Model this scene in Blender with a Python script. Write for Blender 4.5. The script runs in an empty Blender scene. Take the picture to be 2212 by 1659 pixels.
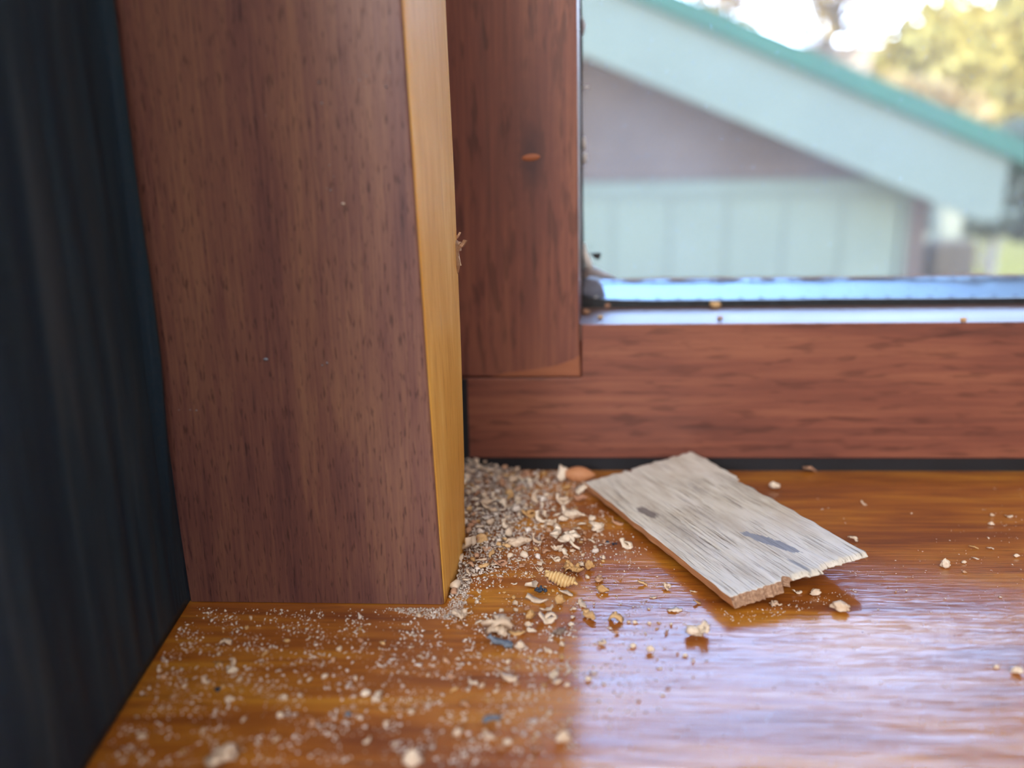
import bpy, bmesh, math, random
import numpy as np
from mathutils import Vector, Matrix, noise
from math import sin, cos, radians, pi, tan

# ------------------------------------------------------------------ camera
W, H, F = 2212.0, 1659.0, 1660.0
PITCH, YAW, ROLL = radians(14), radians(3), 0.016
C0 = Vector((0, 0, .1))
fw = Vector((-sin(YAW)*cos(PITCH), cos(YAW)*cos(PITCH), -sin(PITCH)))
r0 = Vector((cos(YAW), sin(YAW), 0)); u0 = r0.cross(fw)
rt = cos(ROLL)*r0 - sin(ROLL)*u0
up = cos(ROLL)*u0 + sin(ROLL)*r0
S = bpy.context.scene
cd = bpy.data.cameras.new('camera'); cam = bpy.data.objects.new('camera', cd)
S.collection.objects.link(cam); S.camera = cam
cam.matrix_world = Matrix(((rt.x, up.x, -fw.x, C0.x), (rt.y, up.y, -fw.y, C0.y), (rt.z, up.z, -fw.z, C0.z), (0, 0, 0, 1)))
cd.sensor_width = 36; cd.lens = F/W*36; cd.clip_start = .005; cd.clip_end = 300

def at(px, py, x=None, y=None, z=None):
    """the point of the place seen at a pixel of the photo, on a plane x=, y= or z="""
    d = fw + rt*((px-W/2)/F) - up*((py-H/2)/F)
    t = (x-C0.x)/d.x if x is not None else (y-C0.y)/d.y if y is not None else (z-C0.z)/d.z
    return C0 + d*t

cd.dof.use_dof = True
cd.dof.focus_distance = (at(1212, 1250, z=0)-C0).dot(fw)
cd.dof.aperture_fstop = 6.0

# ------------------------------------------------------------------ world, sun, fill lights
SKY = 8.6
w = bpy.data.worlds.new('sky'); S.world = w; w.use_nodes = True
nt = w.node_tree; N = nt.nodes; L = nt.links
bg = N['Background']; bg.inputs['Strength'].default_value = SKY
tc = N.new('ShaderNodeTexCoord'); sp = N.new('ShaderNodeSeparateXYZ'); cr = N.new('ShaderNodeValToRGB')
L.new(tc.outputs['Generated'], sp.inputs[0]); L.new(sp.outputs['Z'], cr.inputs[0]); L.new(cr.outputs[0], bg.inputs[0])
e = cr.color_ramp.elements
e[0].position = 0; e[0].color = (.80, .86, .95, 1)
e[1].position = 1; e[1].color = (.22, .40, .88, 1)
q = e.new(.3); q.color = (.42, .62, .95, 1)
q = e.new(.55); q.color = (.25, .44, .86, 1)

sl = bpy.data.lights.new('sun', 'SUN'); so = bpy.data.objects.new('sun', sl); S.collection.objects.link(so)
sl.energy = 3.2; sl.angle = radians(.6); sl.color = (1, .9, .72)
so.rotation_euler = Vector((-.85, .12, -.5)).to_track_quat('-Z', 'Y').to_euler(); so.location = (3, -3, 5)

al = bpy.data.lights.new('overhead_fill_light', 'AREA'); ao = bpy.data.objects.new('overhead_fill_light', al); S.collection.objects.link(ao)
al.shape = 'RECTANGLE'; al.size = 2.2; al.size_y = 1.6; al.energy = 24; al.color = (1, .93, .88)
ao.location = (.3, -1.7, 1.5)  # unseen overhead fill, added to brighten the room
# unseen fill light added behind the camera to brighten the casing front
bl = bpy.data.lights.new('rear_fill_light', 'AREA'); bo = bpy.data.objects.new('rear_fill_light', bl); S.collection.objects.link(bo)
bl.shape = 'RECTANGLE'; bl.size = .9; bl.size_y = .7; bl.energy = 30; bl.color = (.95, .95, 1)
bo.location = (-1.08, -3.3, 1.15); bo.rotation_euler = Vector((1.0, 3.4, -1.1)).to_track_quat('-Z', 'Y').to_euler()

vs = S.view_settings; vs.view_transform = 'Standard'; vs.look = 'None'; vs.gamma = 1; vs.use_curve_mapping = False
vs.exposure = 1.05
S.cycles.max_bounces = 8; S.cycles.transparent_max_bounces = 12
S.cycles.sample_clamp_indirect = 6; S.cycles.caustics_reflective = False; S.cycles.caustics_refractive = False

# ------------------------------------------------------------------ helpers
rnd = random.Random(7); rng = np.random.RandomState(7)
COL = S.collection

def tag(o, label=None, cat=None, group=None, kind=None):
    if label: o['label'] = label
    if cat: o['category'] = cat
    if group: o['group'] = group
    if kind: o['kind'] = kind
    return o

def thing(name, loc, label=None, cat=None, group=None, kind=None):
    o = bpy.data.objects.new(name, None); o.empty_display_size = .01; COL.objects.link(o); o.location = loc
    return tag(o, label, cat, group, kind)

def mesh(name, verts, faces, mats, smooth=False):
    m = bpy.data.meshes.new(name); m.from_pydata([tuple(v) for v in verts], [], faces)
    for t in (mats if isinstance(mats, (list, tuple)) else [mats]): m.materials.append(t)
    if smooth: m.polygons.foreach_set('use_smooth', [True]*len(m.polygons))
    m.update(); return m

def obj(name, verts, faces, mat, parent=None, smooth=False, bevel=0, seg=2, fix=False):
    """one mesh object; vertices given in world space"""
    off = Vector(parent.location) if parent else Vector((0, 0, 0))
    p = parent.parent if parent else None
    while p: off += Vector(p.location); p = p.parent
    verts = [Vector(v)-off for v in verts]
    m = mesh(name, verts, faces, mat, smooth)
    if fix:
        b = bmesh.new(); b.from_mesh(m); bmesh.ops.recalc_face_normals(b, faces=b.faces); b.to_mesh(m); b.free()
    o = bpy.data.objects.new(name, m); COL.objects.link(o); o.parent = parent
    if bevel:
        d = o.modifiers.new('bevel', 'BEVEL'); d.width = bevel; d.segments = seg; d.limit_method = 'ANGLE'; d.angle_limit = radians(40)
        if not smooth:
            m.polygons.foreach_set('use_smooth', [True]*len(m.polygons))
            d.harden_normals = True
    return o

BF = [(0, 1, 2, 3), (7, 6, 5, 4), (0, 4, 5, 1), (1, 5, 6, 2), (2, 6, 7, 3), (3, 7, 4, 0)]
def box(name, a, b, mat, parent=None, **k):
    x0, y0, z0 = a; x1, y1, z1 = b
    v = [(x0, y0, z0), (x1, y0, z0), (x1, y0, z1), (x0, y0, z1), (x0, y1, z0), (x1, y1, z0), (x1, y1, z1), (x0, y1, z1)]
    return obj(name, v, BF, mat, parent, fix=True, **k)

def prism(name, front, back, mat, parent=None, **k):
    n = len(front)
    f = [tuple(range(n)), tuple(range(2*n-1, n-1, -1))] + [(i, (i+1) % n, (i+1) % n+n, i+n) for i in range(n)]
    return obj(name, list(front)+list(back), f, mat, parent, fix=True, **k)

def tube(name, pts, rad, mat, parent=None, n=8, smooth=True):
    V = []; Fc = []
    for i, p in enumerate(pts):
        p = Vector(p); r = rad[i] if isinstance(rad, (list, tuple)) else rad
        t = (Vector(pts[min(i+1, len(pts)-1)])-Vector(pts[max(i-1, 0)])).normalized()
        a = t.orthogonal().normalized(); b = t.cross(a)
        V += [p+a*cos(2*pi*j/n)*r+b*sin(2*pi*j/n)*r for j in range(n)]
    for i in range(len(pts)-1):
        Fc += [(i*n+j, i*n+(j+1) % n, (i+1)*n+(j+1) % n, (i+1)*n+j) for j in range(n)]
    Fc += [tuple(range(n))[::-1], tuple(range((len(pts)-1)*n, len(pts)*n))]
    return obj(name, V, Fc, mat, parent, smooth=smooth, fix=True)

# ------------------------------------------------------------------ materials
def newmat(name):
    m = bpy.data.materials.new(name); m.use_nodes = True
    return m, m.node_tree, m.node_tree.nodes, m.node_tree.links, m.node_tree.nodes['Principled BSDF']

def noise_node(N, L, vec, scale, detail=3, rough=.55, dist=0):
    n = N.new('ShaderNodeTexNoise'); n.inputs['Scale'].default_value = scale; n.inputs['Detail'].default_value = detail
    n.inputs['Roughness'].default_value = rough; n.inputs['Distortion'].default_value = dist
    if vec is not None: L.new(vec, n.inputs['Vector'])
    return n.outputs['Fac']

def mapped(N, L, src, scale, loc=(0, 0, 0), rot=(0, 0, 0)):
    m = N.new('ShaderNodeMapping'); m.inputs['Scale'].default_value = scale; m.inputs['Location'].default_value = loc
    m.inputs['Rotation'].default_value = rot
    L.new(src, m.inputs['Vector']); return m.outputs[0]

def ramp(N, L, fac, stops):
    r = N.new('ShaderNodeValToRGB'); L.new(fac, r.inputs[0]); el = r.color_ramp.elements
    while len(el) < len(stops): el.new(.5)
    for x, (p, c) in zip(el, stops):
        x.position = p; x.color = (c, c, c, 1) if isinstance(c, (int, float)) else (*c, 1)
    return r.outputs[0]

def mixc(N, L, fac, a, b, mode='MIX'):
    m = N.new('ShaderNodeMix'); m.data_type = 'RGBA'; m.blend_type = mode
    for s, k in ((fac, 0), (a, 6), (b, 7)):
        if isinstance(s, (int, float)): m.inputs[k].default_value = s
        elif isinstance(s, tuple): m.inputs[k].default_value = (*s, 1)
        else: L.new(s, m.inputs[k])
    return m.outputs[2]

def bump(N, L, h, dist, strength=1.0, normal=None):
    b = N.new('ShaderNodeBump'); b.inputs['Distance'].default_value = dist; b.inputs['Strength'].default_value = strength
    L.new(h, b.inputs['Height'])
    if normal is not None: L.new(normal, b.inputs['Normal'])
    return b.outputs[0]

def stretch(axis, along, across):
    return tuple(along if 'xyz'[i] == axis else across for i in range(3))

def wood(name, cols, axis, pore=.6, rough=.45, coat=.6, coat_rough=.15, bmp=.00004, fine=700, broad=45, pore_s=(60, 520), pore_th=(.60, .72), knots=None, porecol=.25, seed=0, spec=.5):
    """stained and varnished wood: broad tone bands, fibre streaks, dark pore dashes along the axis"""
    m, t, N, L, B = newmat(name)
    o = N.new('ShaderNodeTexCoord').outputs['Object']
    o = mapped(N, L, o, (1, 1, 1), loc=(seed*.37, seed*.11, seed*.23))
    a = noise_node(N, L, mapped(N, L, o, stretch(axis, broad*.12, broad)), 1, 4, .6, .4)
    b = noise_node(N, L, mapped(N, L, o, stretch(axis, fine*.035, fine)), 1, 4, .65, .2)
    s = N.new('ShaderNodeMath'); s.operation = 'MULTIPLY_ADD'; L.new(b, s.inputs[0]); s.inputs[1].default_value = .45
    s2 = N.new('ShaderNodeMath'); s2.operation = 'MULTIPLY'; L.new(a, s2.inputs[0]); s2.inputs[1].default_value = .62
    L.new(s2.outputs[0], s.inputs[2])
    c = ramp(N, L, s.outputs[0], [(.36, cols[0]), (.52, cols[1]), (.68, cols[2])])
    p = noise_node(N, L, mapped(N, L, o, stretch(axis, *pore_s)), 1, 2, .5, .3)
    pm = ramp(N, L, p, [(pore_th[0], 0.0), (pore_th[1], 1.0)])
    pf = N.new('ShaderNodeMath'); pf.operation = 'MULTIPLY'; L.new(pm, pf.inputs[0]); pf.inputs[1].default_value = pore
    dark = mixc(N, L, 1.0, c, (porecol, porecol*.8, porecol*.95), 'MULTIPLY')
    c = mixc(N, L, pf.outputs[0], c, dark)
    L.new(c, B.inputs['Base Color'])
    B.inputs['Roughness'].default_value = rough; B.inputs['Specular IOR Level'].default_value = spec
    B.inputs['Coat Weight'].default_value = coat; B.inputs['Coat Roughness'].default_value = coat_rough; B.inputs['Coat IOR'].default_value = 1.42
    h = N.new('ShaderNodeMath'); h.operation = 'SUBTRACT'; L.new(b, h.inputs[0]); L.new(pf.outputs[0], h.inputs[1])
    nn = bump(N, L, h.outputs[0], bmp)
    L.new(nn, B.inputs['Normal']); L.new(nn, B.inputs['Coat Normal'])
    m['c'] = 1
    return m

def plain(name, col, rough=.6, var=.12, scale=80, spec=.5, metal=0, bmp=0, coat=0):
    m, t, N, L, B = newmat(name)
    o = N.new('ShaderNodeTexCoord').outputs['Object']
    n = noise_node(N, L, o, scale, 3)
    c = ramp(N, L, n, [(.3, tuple(x*(1-var) for x in col)), (.7, tuple(min(1, x*(1+var)) for x in col))])
    L.new(c, B.inputs['Base Color']); B.inputs['Roughness'].default_value = rough; B.inputs['Metallic'].default_value = metal
    B.inputs['Specular IOR Level'].default_value = spec; B.inputs['Coat Weight'].default_value = coat
    if bmp: L.new(bump(N, L, n, bmp), B.inputs['Normal'])
    return m

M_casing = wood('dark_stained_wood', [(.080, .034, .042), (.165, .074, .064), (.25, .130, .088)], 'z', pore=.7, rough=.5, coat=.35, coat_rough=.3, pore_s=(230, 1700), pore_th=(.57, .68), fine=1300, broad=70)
M_lit_side = wood('lit_amber_wood', [(.68, .34, .045), (.80, .44, .08), (.90, .58, .15)], 'z', pore=.35, rough=.6, coat=.14, coat_rough=.2, fine=2200, broad=160, porecol=.6, bmp=.00010, spec=.2)  # amber brightened in colour for the window light on the casing side
M_stile = wood('mahogany_stile', [(.10, .036, .030), (.18, .060, .042), (.27, .105, .06)], 'z', pore=.5, rough=.5, coat=.3, coat_rough=.3, fine=500, broad=50, pore_s=(70, 380), pore_th=(.54, .66), seed=3)
M_rail = wood('mahogany_rail', [(.12, .042, .032), (.21, .072, .048), (.30, .115, .068)], 'x', pore=.45, rough=.5, coat=.3, coat_rough=.3, fine=450, broad=60, pore_s=(65, 380), pore_th=(.54, .66), seed=5)
M_ledge = wood('varnished_ledge', [(.10, .055, .045), (.13, .075, .06), (.15, .09, .07)], 'x', pore=.1, rough=.5, coat=.25, coat_rough=.3, fine=300, broad=40, seed=6)
M_gap_shade = plain('gap_shade_black', (.006, .010, .016), .6, .2)  # near black that paints the shade inside gaps
M_gasket = plain('black_gasket', (.012, .018, .024), .45, .4, 300)
M_seal = plain('whitish_sealant', (.80, .86, .92), .35, .2, 200, bmp=.0002)
M_alu = plain('spacer_aluminium', (.27, .37, .43), .35, .04, 60, metal=1)
M_slot = plain('slot_shadow', (.12, .17, .24), .6)
M_knot = plain('orange_fleck', (.36, .12, .05), .5, .1)

def sill_mat():
    m, t, N, L, B = newmat('orange_varnished_sill')
    o = N.new('ShaderNodeTexCoord').outputs['Object']
    wv = mapped(N, L, o, (14, 70, 50))
    a = noise_node(N, L, wv, 1, 3, .5, .6)
    b = noise_node(N, L, mapped(N, L, o, (26, 420, 300)), 1, 4, .6, .25)
    s = N.new('ShaderNodeMath'); s.operation = 'MULTIPLY_ADD'; L.new(b, s.inputs[0]); s.inputs[1].default_value = .4
    s2 = N.new('ShaderNodeMath'); s2.operation = 'MULTIPLY'; L.new(a, s2.inputs[0]); s2.inputs[1].default_value = .68
    L.new(s2.outputs[0], s.inputs[2])
    c = ramp(N, L, s.outputs[0], [(.38, (.22, .062, .012)), (.53, (.40, .135, .015)), (.68, (.60, .27, .026))])
    p = noise_node(N, L, mapped(N, L, o, (75, 900, 600)), 1, 2, .5, .3)
    pm = ramp(N, L, p, [(.60, 0.0), (.70, .45)])
    c = mixc(N, L, pm, c, (.10, .03, .012))
    L.new(c, B.inputs['Base Color']); B.inputs['Roughness'].default_value = .5
    B.inputs['Coat Weight'].default_value = 1; B.inputs['Coat Roughness'].default_value = .11; B.inputs['Coat IOR'].default_value = 1.42
    r = noise_node(N, L, mapped(N, L, o, (70, 820, 500)), 1, 2, .55, .5)
    r2 = noise_node(N, L, mapped(N, L, o, (12, 60, 50)), 1, 2, .5, .5)
    n1 = bump(N, L, r, .00015, 1.0); n2 = bump(N, L, r2, .0006, .6, n1)
    L.new(n2, B.inputs['Normal']); L.new(n2, B.inputs['Coat Normal'])
    return m
M_sill = sill_mat()

def panel_mat():
    m, t, N, L, B = newmat('blue_black_grained_panel')
    o = N.new('ShaderNodeTexCoord').outputs['Object']
    a = noise_node(N, L, mapped(N, L, o, (60, 130, 9)), 1, 3, .55, .8)
    b = noise_node(N, L, o, 1600, 2, .5)
    c = ramp(N, L, a, [(.38, (.010, .032, .060)), (.55, (.019, .048, .078)), (.7, (.042, .070, .098))])
    c = mixc(N, L, ramp(N, L, b, [(.45, 0.0), (.75, .25)]), c, (.05, .055, .06))
    L.new(c, B.inputs['Base Color']); B.inputs['Roughness'].default_value = .55; B.inputs['Specular IOR Level'].default_value = .2
    L.new(bump(N, L, a, .0012, .7), B.inputs['Normal'])
    return m
M_panel = panel_mat()

def frass_mat(name, lo, hi, rough=.75):
    m, t, N, L, B = newmat(name)
    o = N.new('ShaderNodeTexCoord').outputs['Object']; oi = N.new('ShaderNodeObjectInfo').outputs['Random']
    n = noise_node(N, L, o, 900, 3)
    s = N.new('ShaderNodeMath'); s.operation = 'MULTIPLY_ADD'; L.new(n, s.inputs[0]); s.inputs[1].default_value = .8
    s2 = N.new('ShaderNodeMath'); s2.operation = 'MULTIPLY'; L.new(oi, s2.inputs[0]); s2.inputs[1].default_value = .4; L.new(s2.outputs[0], s.inputs[2])
    L.new(ramp(N, L, s.outputs[0], [(.3, lo), (.85, hi)]), B.inputs['Base Color']); B.inputs['Roughness'].default_value = rough
    B.inputs['Specular IOR Level'].default_value = .25


    return m
M_crumb = frass_mat('pale_wood_crumb', (.60, .46, .33), (.86, .79, .66))
M_crumb2 = frass_mat('golden_wood_crumb', (.52, .31, .12), (.74, .53, .28))
M_dust = frass_mat('whitish_wood_dust', (.62, .55, .49), (.88, .85, .80))
M_pink = frass_mat('pinkish_wood_crumb', (.42, .22, .14), (.62, .42, .28))
M_grey = frass_mat('blue_grey_flake', (.10, .14, .20), (.26, .33, .42))
M_black = frass_mat('blue_black_grain', (.012, .022, .045), (.06, .09, .14), .4)
M_grain = frass_mat('orange_brown_kernel', (.50, .22, .10), (.62, .32, .17), .5)
M_ridge = frass_mat('amber_ridged_roll', (.55, .33, .12), (.80, .60, .30))

def glass_mat():
    m, t, N, L, B = newmat('dusty_window_glass')
    N.remove(B); out = N['Material Output']
    o = N.new('ShaderNodeTexCoord').outputs['Object']
    tr = N.new('ShaderNodeBsdfTransparent'); gl = N.new('ShaderNodeBsdfGlossy'); gl.inputs['Roughness'].default_value = .02
    fr = N.new('ShaderNodeFresnel'); fr.inputs['IOR'].default_value = 1.45
    m1 = N.new('ShaderNodeMixShader'); L.new(fr.outputs[0], m1.inputs[0]); L.new(tr.outputs[0], m1.inputs[1]); L.new(gl.outputs[0], m1.inputs[2])
    # dust flecks and a thin film of grime
    v = N.new('ShaderNodeTexVoronoi'); v.inputs['Scale'].default_value = 330; L.new(mapped(N, L, o, (1, 1, .6)), v.inputs['Vector'])
    fleck = ramp(N, L, v.outputs['Distance'], [(.03, .3), (.16, 0.0)])
    sel = N.new('ShaderNodeSeparateColor'); L.new(v.outputs['Color'], sel.inputs[0])
    pick = ramp(N, L, sel.outputs[0], [(.45, 0.0), (.75, 1.0)])
    mm = N.new('ShaderNodeMath'); mm.operation = 'MULTIPLY'; L.new(fleck, mm.inputs[0]); L.new(pick, mm.inputs[1])
    film = ramp(N, L, noise_node(N, L, o, 22, 3), [(.35, .03), (.75, .07)])
    ad = N.new('ShaderNodeMath'); ad.operation = 'ADD'; L.new(mm.outputs[0], ad.inputs[0]); L.new(film, ad.inputs[1])
    di = N.new('ShaderNodeBsdfTranslucent'); di.inputs['Color'].default_value = (.8, .84, .86, 1)
    m2 = N.new('ShaderNodeMixShader'); L.new(ad.outputs[0], m2.inputs[0]); L.new(m1.outputs[0], m2.inputs[1]); L.new(di.outputs[0], m2.inputs[2])
    L.new(m2.outputs[0], out.inputs['Surface'])
    return m
M_glass = glass_mat()
def glass2():
    m, t, N, L, B = newmat('outer_window_glass'); N.remove(B); out = N['Material Output']
    tr = N.new('ShaderNodeBsdfTransparent'); gl = N.new('ShaderNodeBsdfGlossy'); gl.inputs['Roughness'].default_value = .02
    fr = N.new('ShaderNodeFresnel'); fr.inputs['IOR'].default_value = 1.45
    m1 = N.new('ShaderNodeMixShader'); L.new(fr.outputs[0], m1.inputs[0]); L.new(tr.outputs[0], m1.inputs[1]); L.new(gl.outputs[0], m1.inputs[2])
    L.new(m1.outputs[0], out.inputs['Surface']); return m
M_glass2 = glass2()
M_plaster = plain('room_plaster', (.72, .66, .62), .8, .04, 4)
M_floorw = wood('room_floor_wood', [(.25, .14, .08), (.33, .19, .11), (.4, .24, .14)], 'x', fine=60, broad=6, pore_s=(6, 80), bmp=.0002)

# ------------------------------------------------------------------ key planes (metres)
YC = at(961, 1307, z=0).y            # front of the casing
YF = at(1650, 1018, z=0).y           # face of the sash
YB = YC+.040                         # back of the casing
YG = YF+.028                         # inner pane
YO = YG+.026                         # outer pane
XR = .86                             # right end of the window opening
ZT = 1.12                            # top of the window opening
ZS = .0

# ------------------------------------------------------------------ setting: room shell
XL = -.105
box('floor', (-1.6, -3.4, -1.0), (2.6, .30, -.94), M_floorw); bpy.data.objects['floor']['kind'] = 'structure'
for nm, a, b in [('ceiling', (-1.6, -3.4, 1.56), (2.6, .45, 1.62)),
                 ('wall_left', (-1.66, -3.4, -1.0), (-1.6, .05, 1.6)),
                 ('wall_right', (2.6, -3.4, -1.0), (2.66, .05, 1.6)),
                 ('wall_back', (-1.66, -3.46, -1.0), (2.66, -3.4, 1.6))]:
    tag(box(nm, a, b, M_plaster), kind='structure')
# wall with the window: one mesh with an opening
y0, y1 = .05, .40
xs = [-1.66, XL-.012, XR+.05, 2.66]; zs = [-1.0, -.028, ZT+.05, 1.6]
V = [(x, y, z) for y in (y0, y1) for z in zs for x in xs]; Fc = []
def vi(i, j, k): return k*16+j*4+i
for j in range(3):
    for i in range(3):
        if i == 1 and j == 1: continue
        Fc.append((vi(i, j, 0), vi(i+1, j, 0), vi(i+1, j+1, 0), vi(i, j+1, 0)))
        Fc.append((vi(i, j+1, 1), vi(i+1, j+1, 1), vi(i+1, j, 1), vi(i, j, 1)))
Fc += [(vi(1, 1, 0), vi(2, 1, 0), vi(2, 1, 1), vi(1, 1, 1)), (vi(1, 2, 1), vi(2, 2, 1), vi(2, 2, 0), vi(1, 2, 0)),
       (vi(1, 1, 1), vi(1, 2, 1), vi(1, 2, 0), vi(1, 1, 0)), (vi(2, 1, 0), vi(2, 2, 0), vi(2, 2, 1), vi(2, 1, 1))]
for i in range(3):
    Fc += [(vi(i, 0, 1), vi(i+1, 0, 1), vi(i+1, 0, 0), vi(i, 0, 0)), (vi(i, 3, 0), vi(i+1, 3, 0), vi(i+1, 3, 1), vi(i, 3, 1))]
    Fc += [(vi(0, i, 0), vi(0, i+1, 0), vi(0, i+1, 1), vi(0, i, 1)), (vi(3, i, 1), vi(3, i+1, 1), vi(3, i+1, 0), vi(3, i, 0))]
tag(obj('wall_front', V, Fc, M_plaster, fix=True), kind='structure')
# sill board
sill = box('trim_1', (XL-.010, .035, -.022), (XR+.045, .345, 0), M_sill, bevel=.002)
tag(sill, 'orange brown varnished wooden window sill with sky mirrored in its gloss', kind='structure')
# lining of the reveal on the other sides (outside the picture)
tag(box('trim_2', (XR+.03, .045, .0005), (XR+.048, YF+.06, ZT+.03), M_rail), 'mahogany lining at the right side of the window opening', kind='structure')
tag(box('trim_3', (XL-.010, .045, ZT+.031), (XR+.048, YF+.06, ZT+.048), M_rail), 'mahogany lining at the top of the window opening', kind='structure')

# ------------------------------------------------------------------ window
win = thing('window_1', (.3, YF, .0), 'mahogany framed double glazed window with dusty glass above the sill', kind='structure')
BIG = .9
def fp(px, py, y=YF): return at(px, py, y=y)
# stile: face points, left end runs behind the casing
sl_ = fp(1003, 816); sr_ = fp(1255, 814)
a_bot_l = Vector((-.075, YF, sl_.z+.0008)); a_bot_r = Vector((sr_.x, YF, sr_.z+.0))
in0 = fp(1251, 701); inT = fp(1246, 0)
dx = (inT.x-in0.x)/(inT.z-in0.z)
inTop = Vector((in0.x+dx*(ZT-in0.z), YF, ZT))
inner_b0 = at(1257.5, 662, y=YG+.004); 
front = [a_bot_l, a_bot_r, Vector((in0.x, YF, in0.z)), Vector((inTop.x, YF, ZT)), Vector((-.075, YF, ZT))]
offx = inner_b0.x-in0.x
back = [v+Vector((0, .05, 0)) for v in front]
back[1] = Vector((back[1].x, back[1].y, back[1].z))
offx *= .05/.032
back[2] = Vector((front[2].x+offx, back[2].y, back[2].z)); back[3] = Vector((front[3].x+offx, back[3].y, ZT))
st = prism('stile', front, back, M_stile, win, bevel=.0006)
# rail (stepped under the stile)
zl = sl_.z; ztop = in0.z; zb0 = fp(1300, 990).z; zb1 = fp(2212, 983).z
ledge_b = at(1700, 660, y=YG).z
RX = XR+.005
front = [Vector((-.075, YF, zb0)), Vector((RX, YF, zb0+.0004)), Vector((RX, YF, fp(2212, 703).z)), Vector((sr_.x+.0001, YF, ztop)), Vector((sr_.x+.0001, YF, sr_.z-.0003)), Vector((-.075, YF, zl-.0001))]
back = [v+Vector((0, .055, 0)) for v in front]
rl = prism('rail', front, back, M_rail, win, bevel=.0006)
# sloping glazing ledge behind the rail's top edge
zr = fp(2212, 703).z
a = Vector((in0.x-.003, YF+.0012, ztop+.00002)); b = Vector((RX, YF+.0012, zr+.00002))
c = Vector((RX, YG, ledge_b)); d = Vector((in0.x-.003, YG, ledge_b))
dn = Vector((0, 0, -.006))
obj('glazing_ledge', [a, b, c, d, a+dn, b+dn, c+dn, d+dn], [(0, 1, 2, 3), (7, 6, 5, 4), (0, 4, 5, 1), (1, 5, 6, 2), (2, 6, 7, 3), (3, 7, 4, 0)], M_ledge, win, fix=True)['label'] = 'glossy ledge mirroring the pale sky'
# dark box that paints the shade in the gap below the rail
box('gap_shade', (-.075, YF+.0006, .0), (RX, YF+.03, zb0+.002), M_gap_shade, win)['label'] = 'black strip painted as shade in the gap under the rail'
tag(box('gap_shade', (-.045, YF-.0012, 0), (at(1012, 900, y=YF).x, YF-.0001, at(1003, 818, y=YF).z), M_gap_shade, win), 'black strip painted as shade beside the amber casing side')  # thin dark strip added before the stile, painting the recess shade
wv = [at(x, y, y=YF-.0001) for x, y in [(1060, 813.5), (1253, 812), (1252, 768), (1235, 778), (1200, 790), (1140, 800), (1090, 806)]]
prism('veneer_wedge', wv, [v+Vector((0, .0002, 0)) for v in wv], wood('orange_veneer', [(.22, .075, .035), (.29, .10, .045), (.33, .125, .06)], 'x', pore=.1, rough=.5, coat=.3, coat_rough=.3), win)['label'] = 'lighter orange wedge of wood at the frame joint'
# gaskets
def gasket(pts, w_, h_, nm='gasket'):
    return None
gz0 = at(1700, 660, y=YG).z; gz1 = at(1700, 646, y=YG).z
gx0 = at(1256, 400, y=YG).x; gx1 = at(1264, 400, y=YG).x
rr = random.Random(2)
n = 60; V = []; Fc = []
for i in range(n+1):     # bottom gasket with a slightly wavy top edge, taller at the corner
    x = gx0+(RX-gx0)*(i/n)**1.6
    t = math.exp(-(x-gx0)/.008)*.0022 + rr.uniform(-.0001, .00012)
    V += [(x, YG-.0012, gz0-.001), (x, YG-.0012, gz1+t), (x, YG+.002, gz1+t), (x, YG+.002, gz0-.001)]
for i in range(n):
    for j in range(4): Fc.append((i*4+j, i*4+(j+1) % 4, (i+1)*4+(j+1) % 4, (i+1)*4+j))
Fc += [(0, 1, 2, 3), (n*4+3, n*4+2, n*4+1, n*4)]
obj('gasket', V, Fc, M_gasket, win, fix=True)
V = []; Fc = []; n = 70
for i in range(n+1):
    z = gz0+(ZT-gz0)*(i/n)**1.8
    xx = at(1262.5, 400, y=YG).x + dx*(z-gz0) + rr.uniform(-.00018, .0002)
    xl_ = gx0-.0001 + dx*(z-gz0)
    V += [(xl_, YG-.0011, z), (xx, YG-.0011, z), (xx, YG+.002, z), (xl_, YG+.002, z)]
for i in range(n):
    for j in range(4): Fc.append((i*4+j, i*4+(j+1) % 4, (i+1)*4+(j+1) % 4, (i+1)*4+j))
Fc += [(0, 1, 2, 3), (n*4+3, n*4+2, n*4+1, n*4)]
obj('gasket', V, Fc, M_gasket, win, fix=True)
# panes
def pane(nm, y, z0, mat, x0):
    return box(nm, (x0, y, z0), (RX, y+.003, ZT+.01), mat, win)
pane('glass_pane', YG+.002, gz0-.002, M_glass, gx0-.004)
pane('glass_pane', YO, gz0-.002, M_glass2, gx0-.004)
# tilted aluminium spacer bar seen through the inner pane
s0 = at(1800, 646, y=YG+.0055).z; s1 = at(1800, 600, y=YO-.001).z
xs0 = at(1300, 640, y=YG+.0055).x
V = [(xs0, YG+.0055, s0), (RX, YG+.0055, s0), (RX, YO-.001, s1), (xs0-.003, YO-.001, s1)]
V += [(x, y, z-.004) for x, y, z in V]
sp_ = obj('spacer_bar', V, [(0, 1, 2, 3), (7, 6, 5, 4), (0, 4, 5, 1), (1, 5, 6, 2), (2, 6, 7, 3), (3, 7, 4, 0)], M_alu, win, fix=True)
sp_['label'] = 'bright aluminium spacer bar between the panes'
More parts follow.
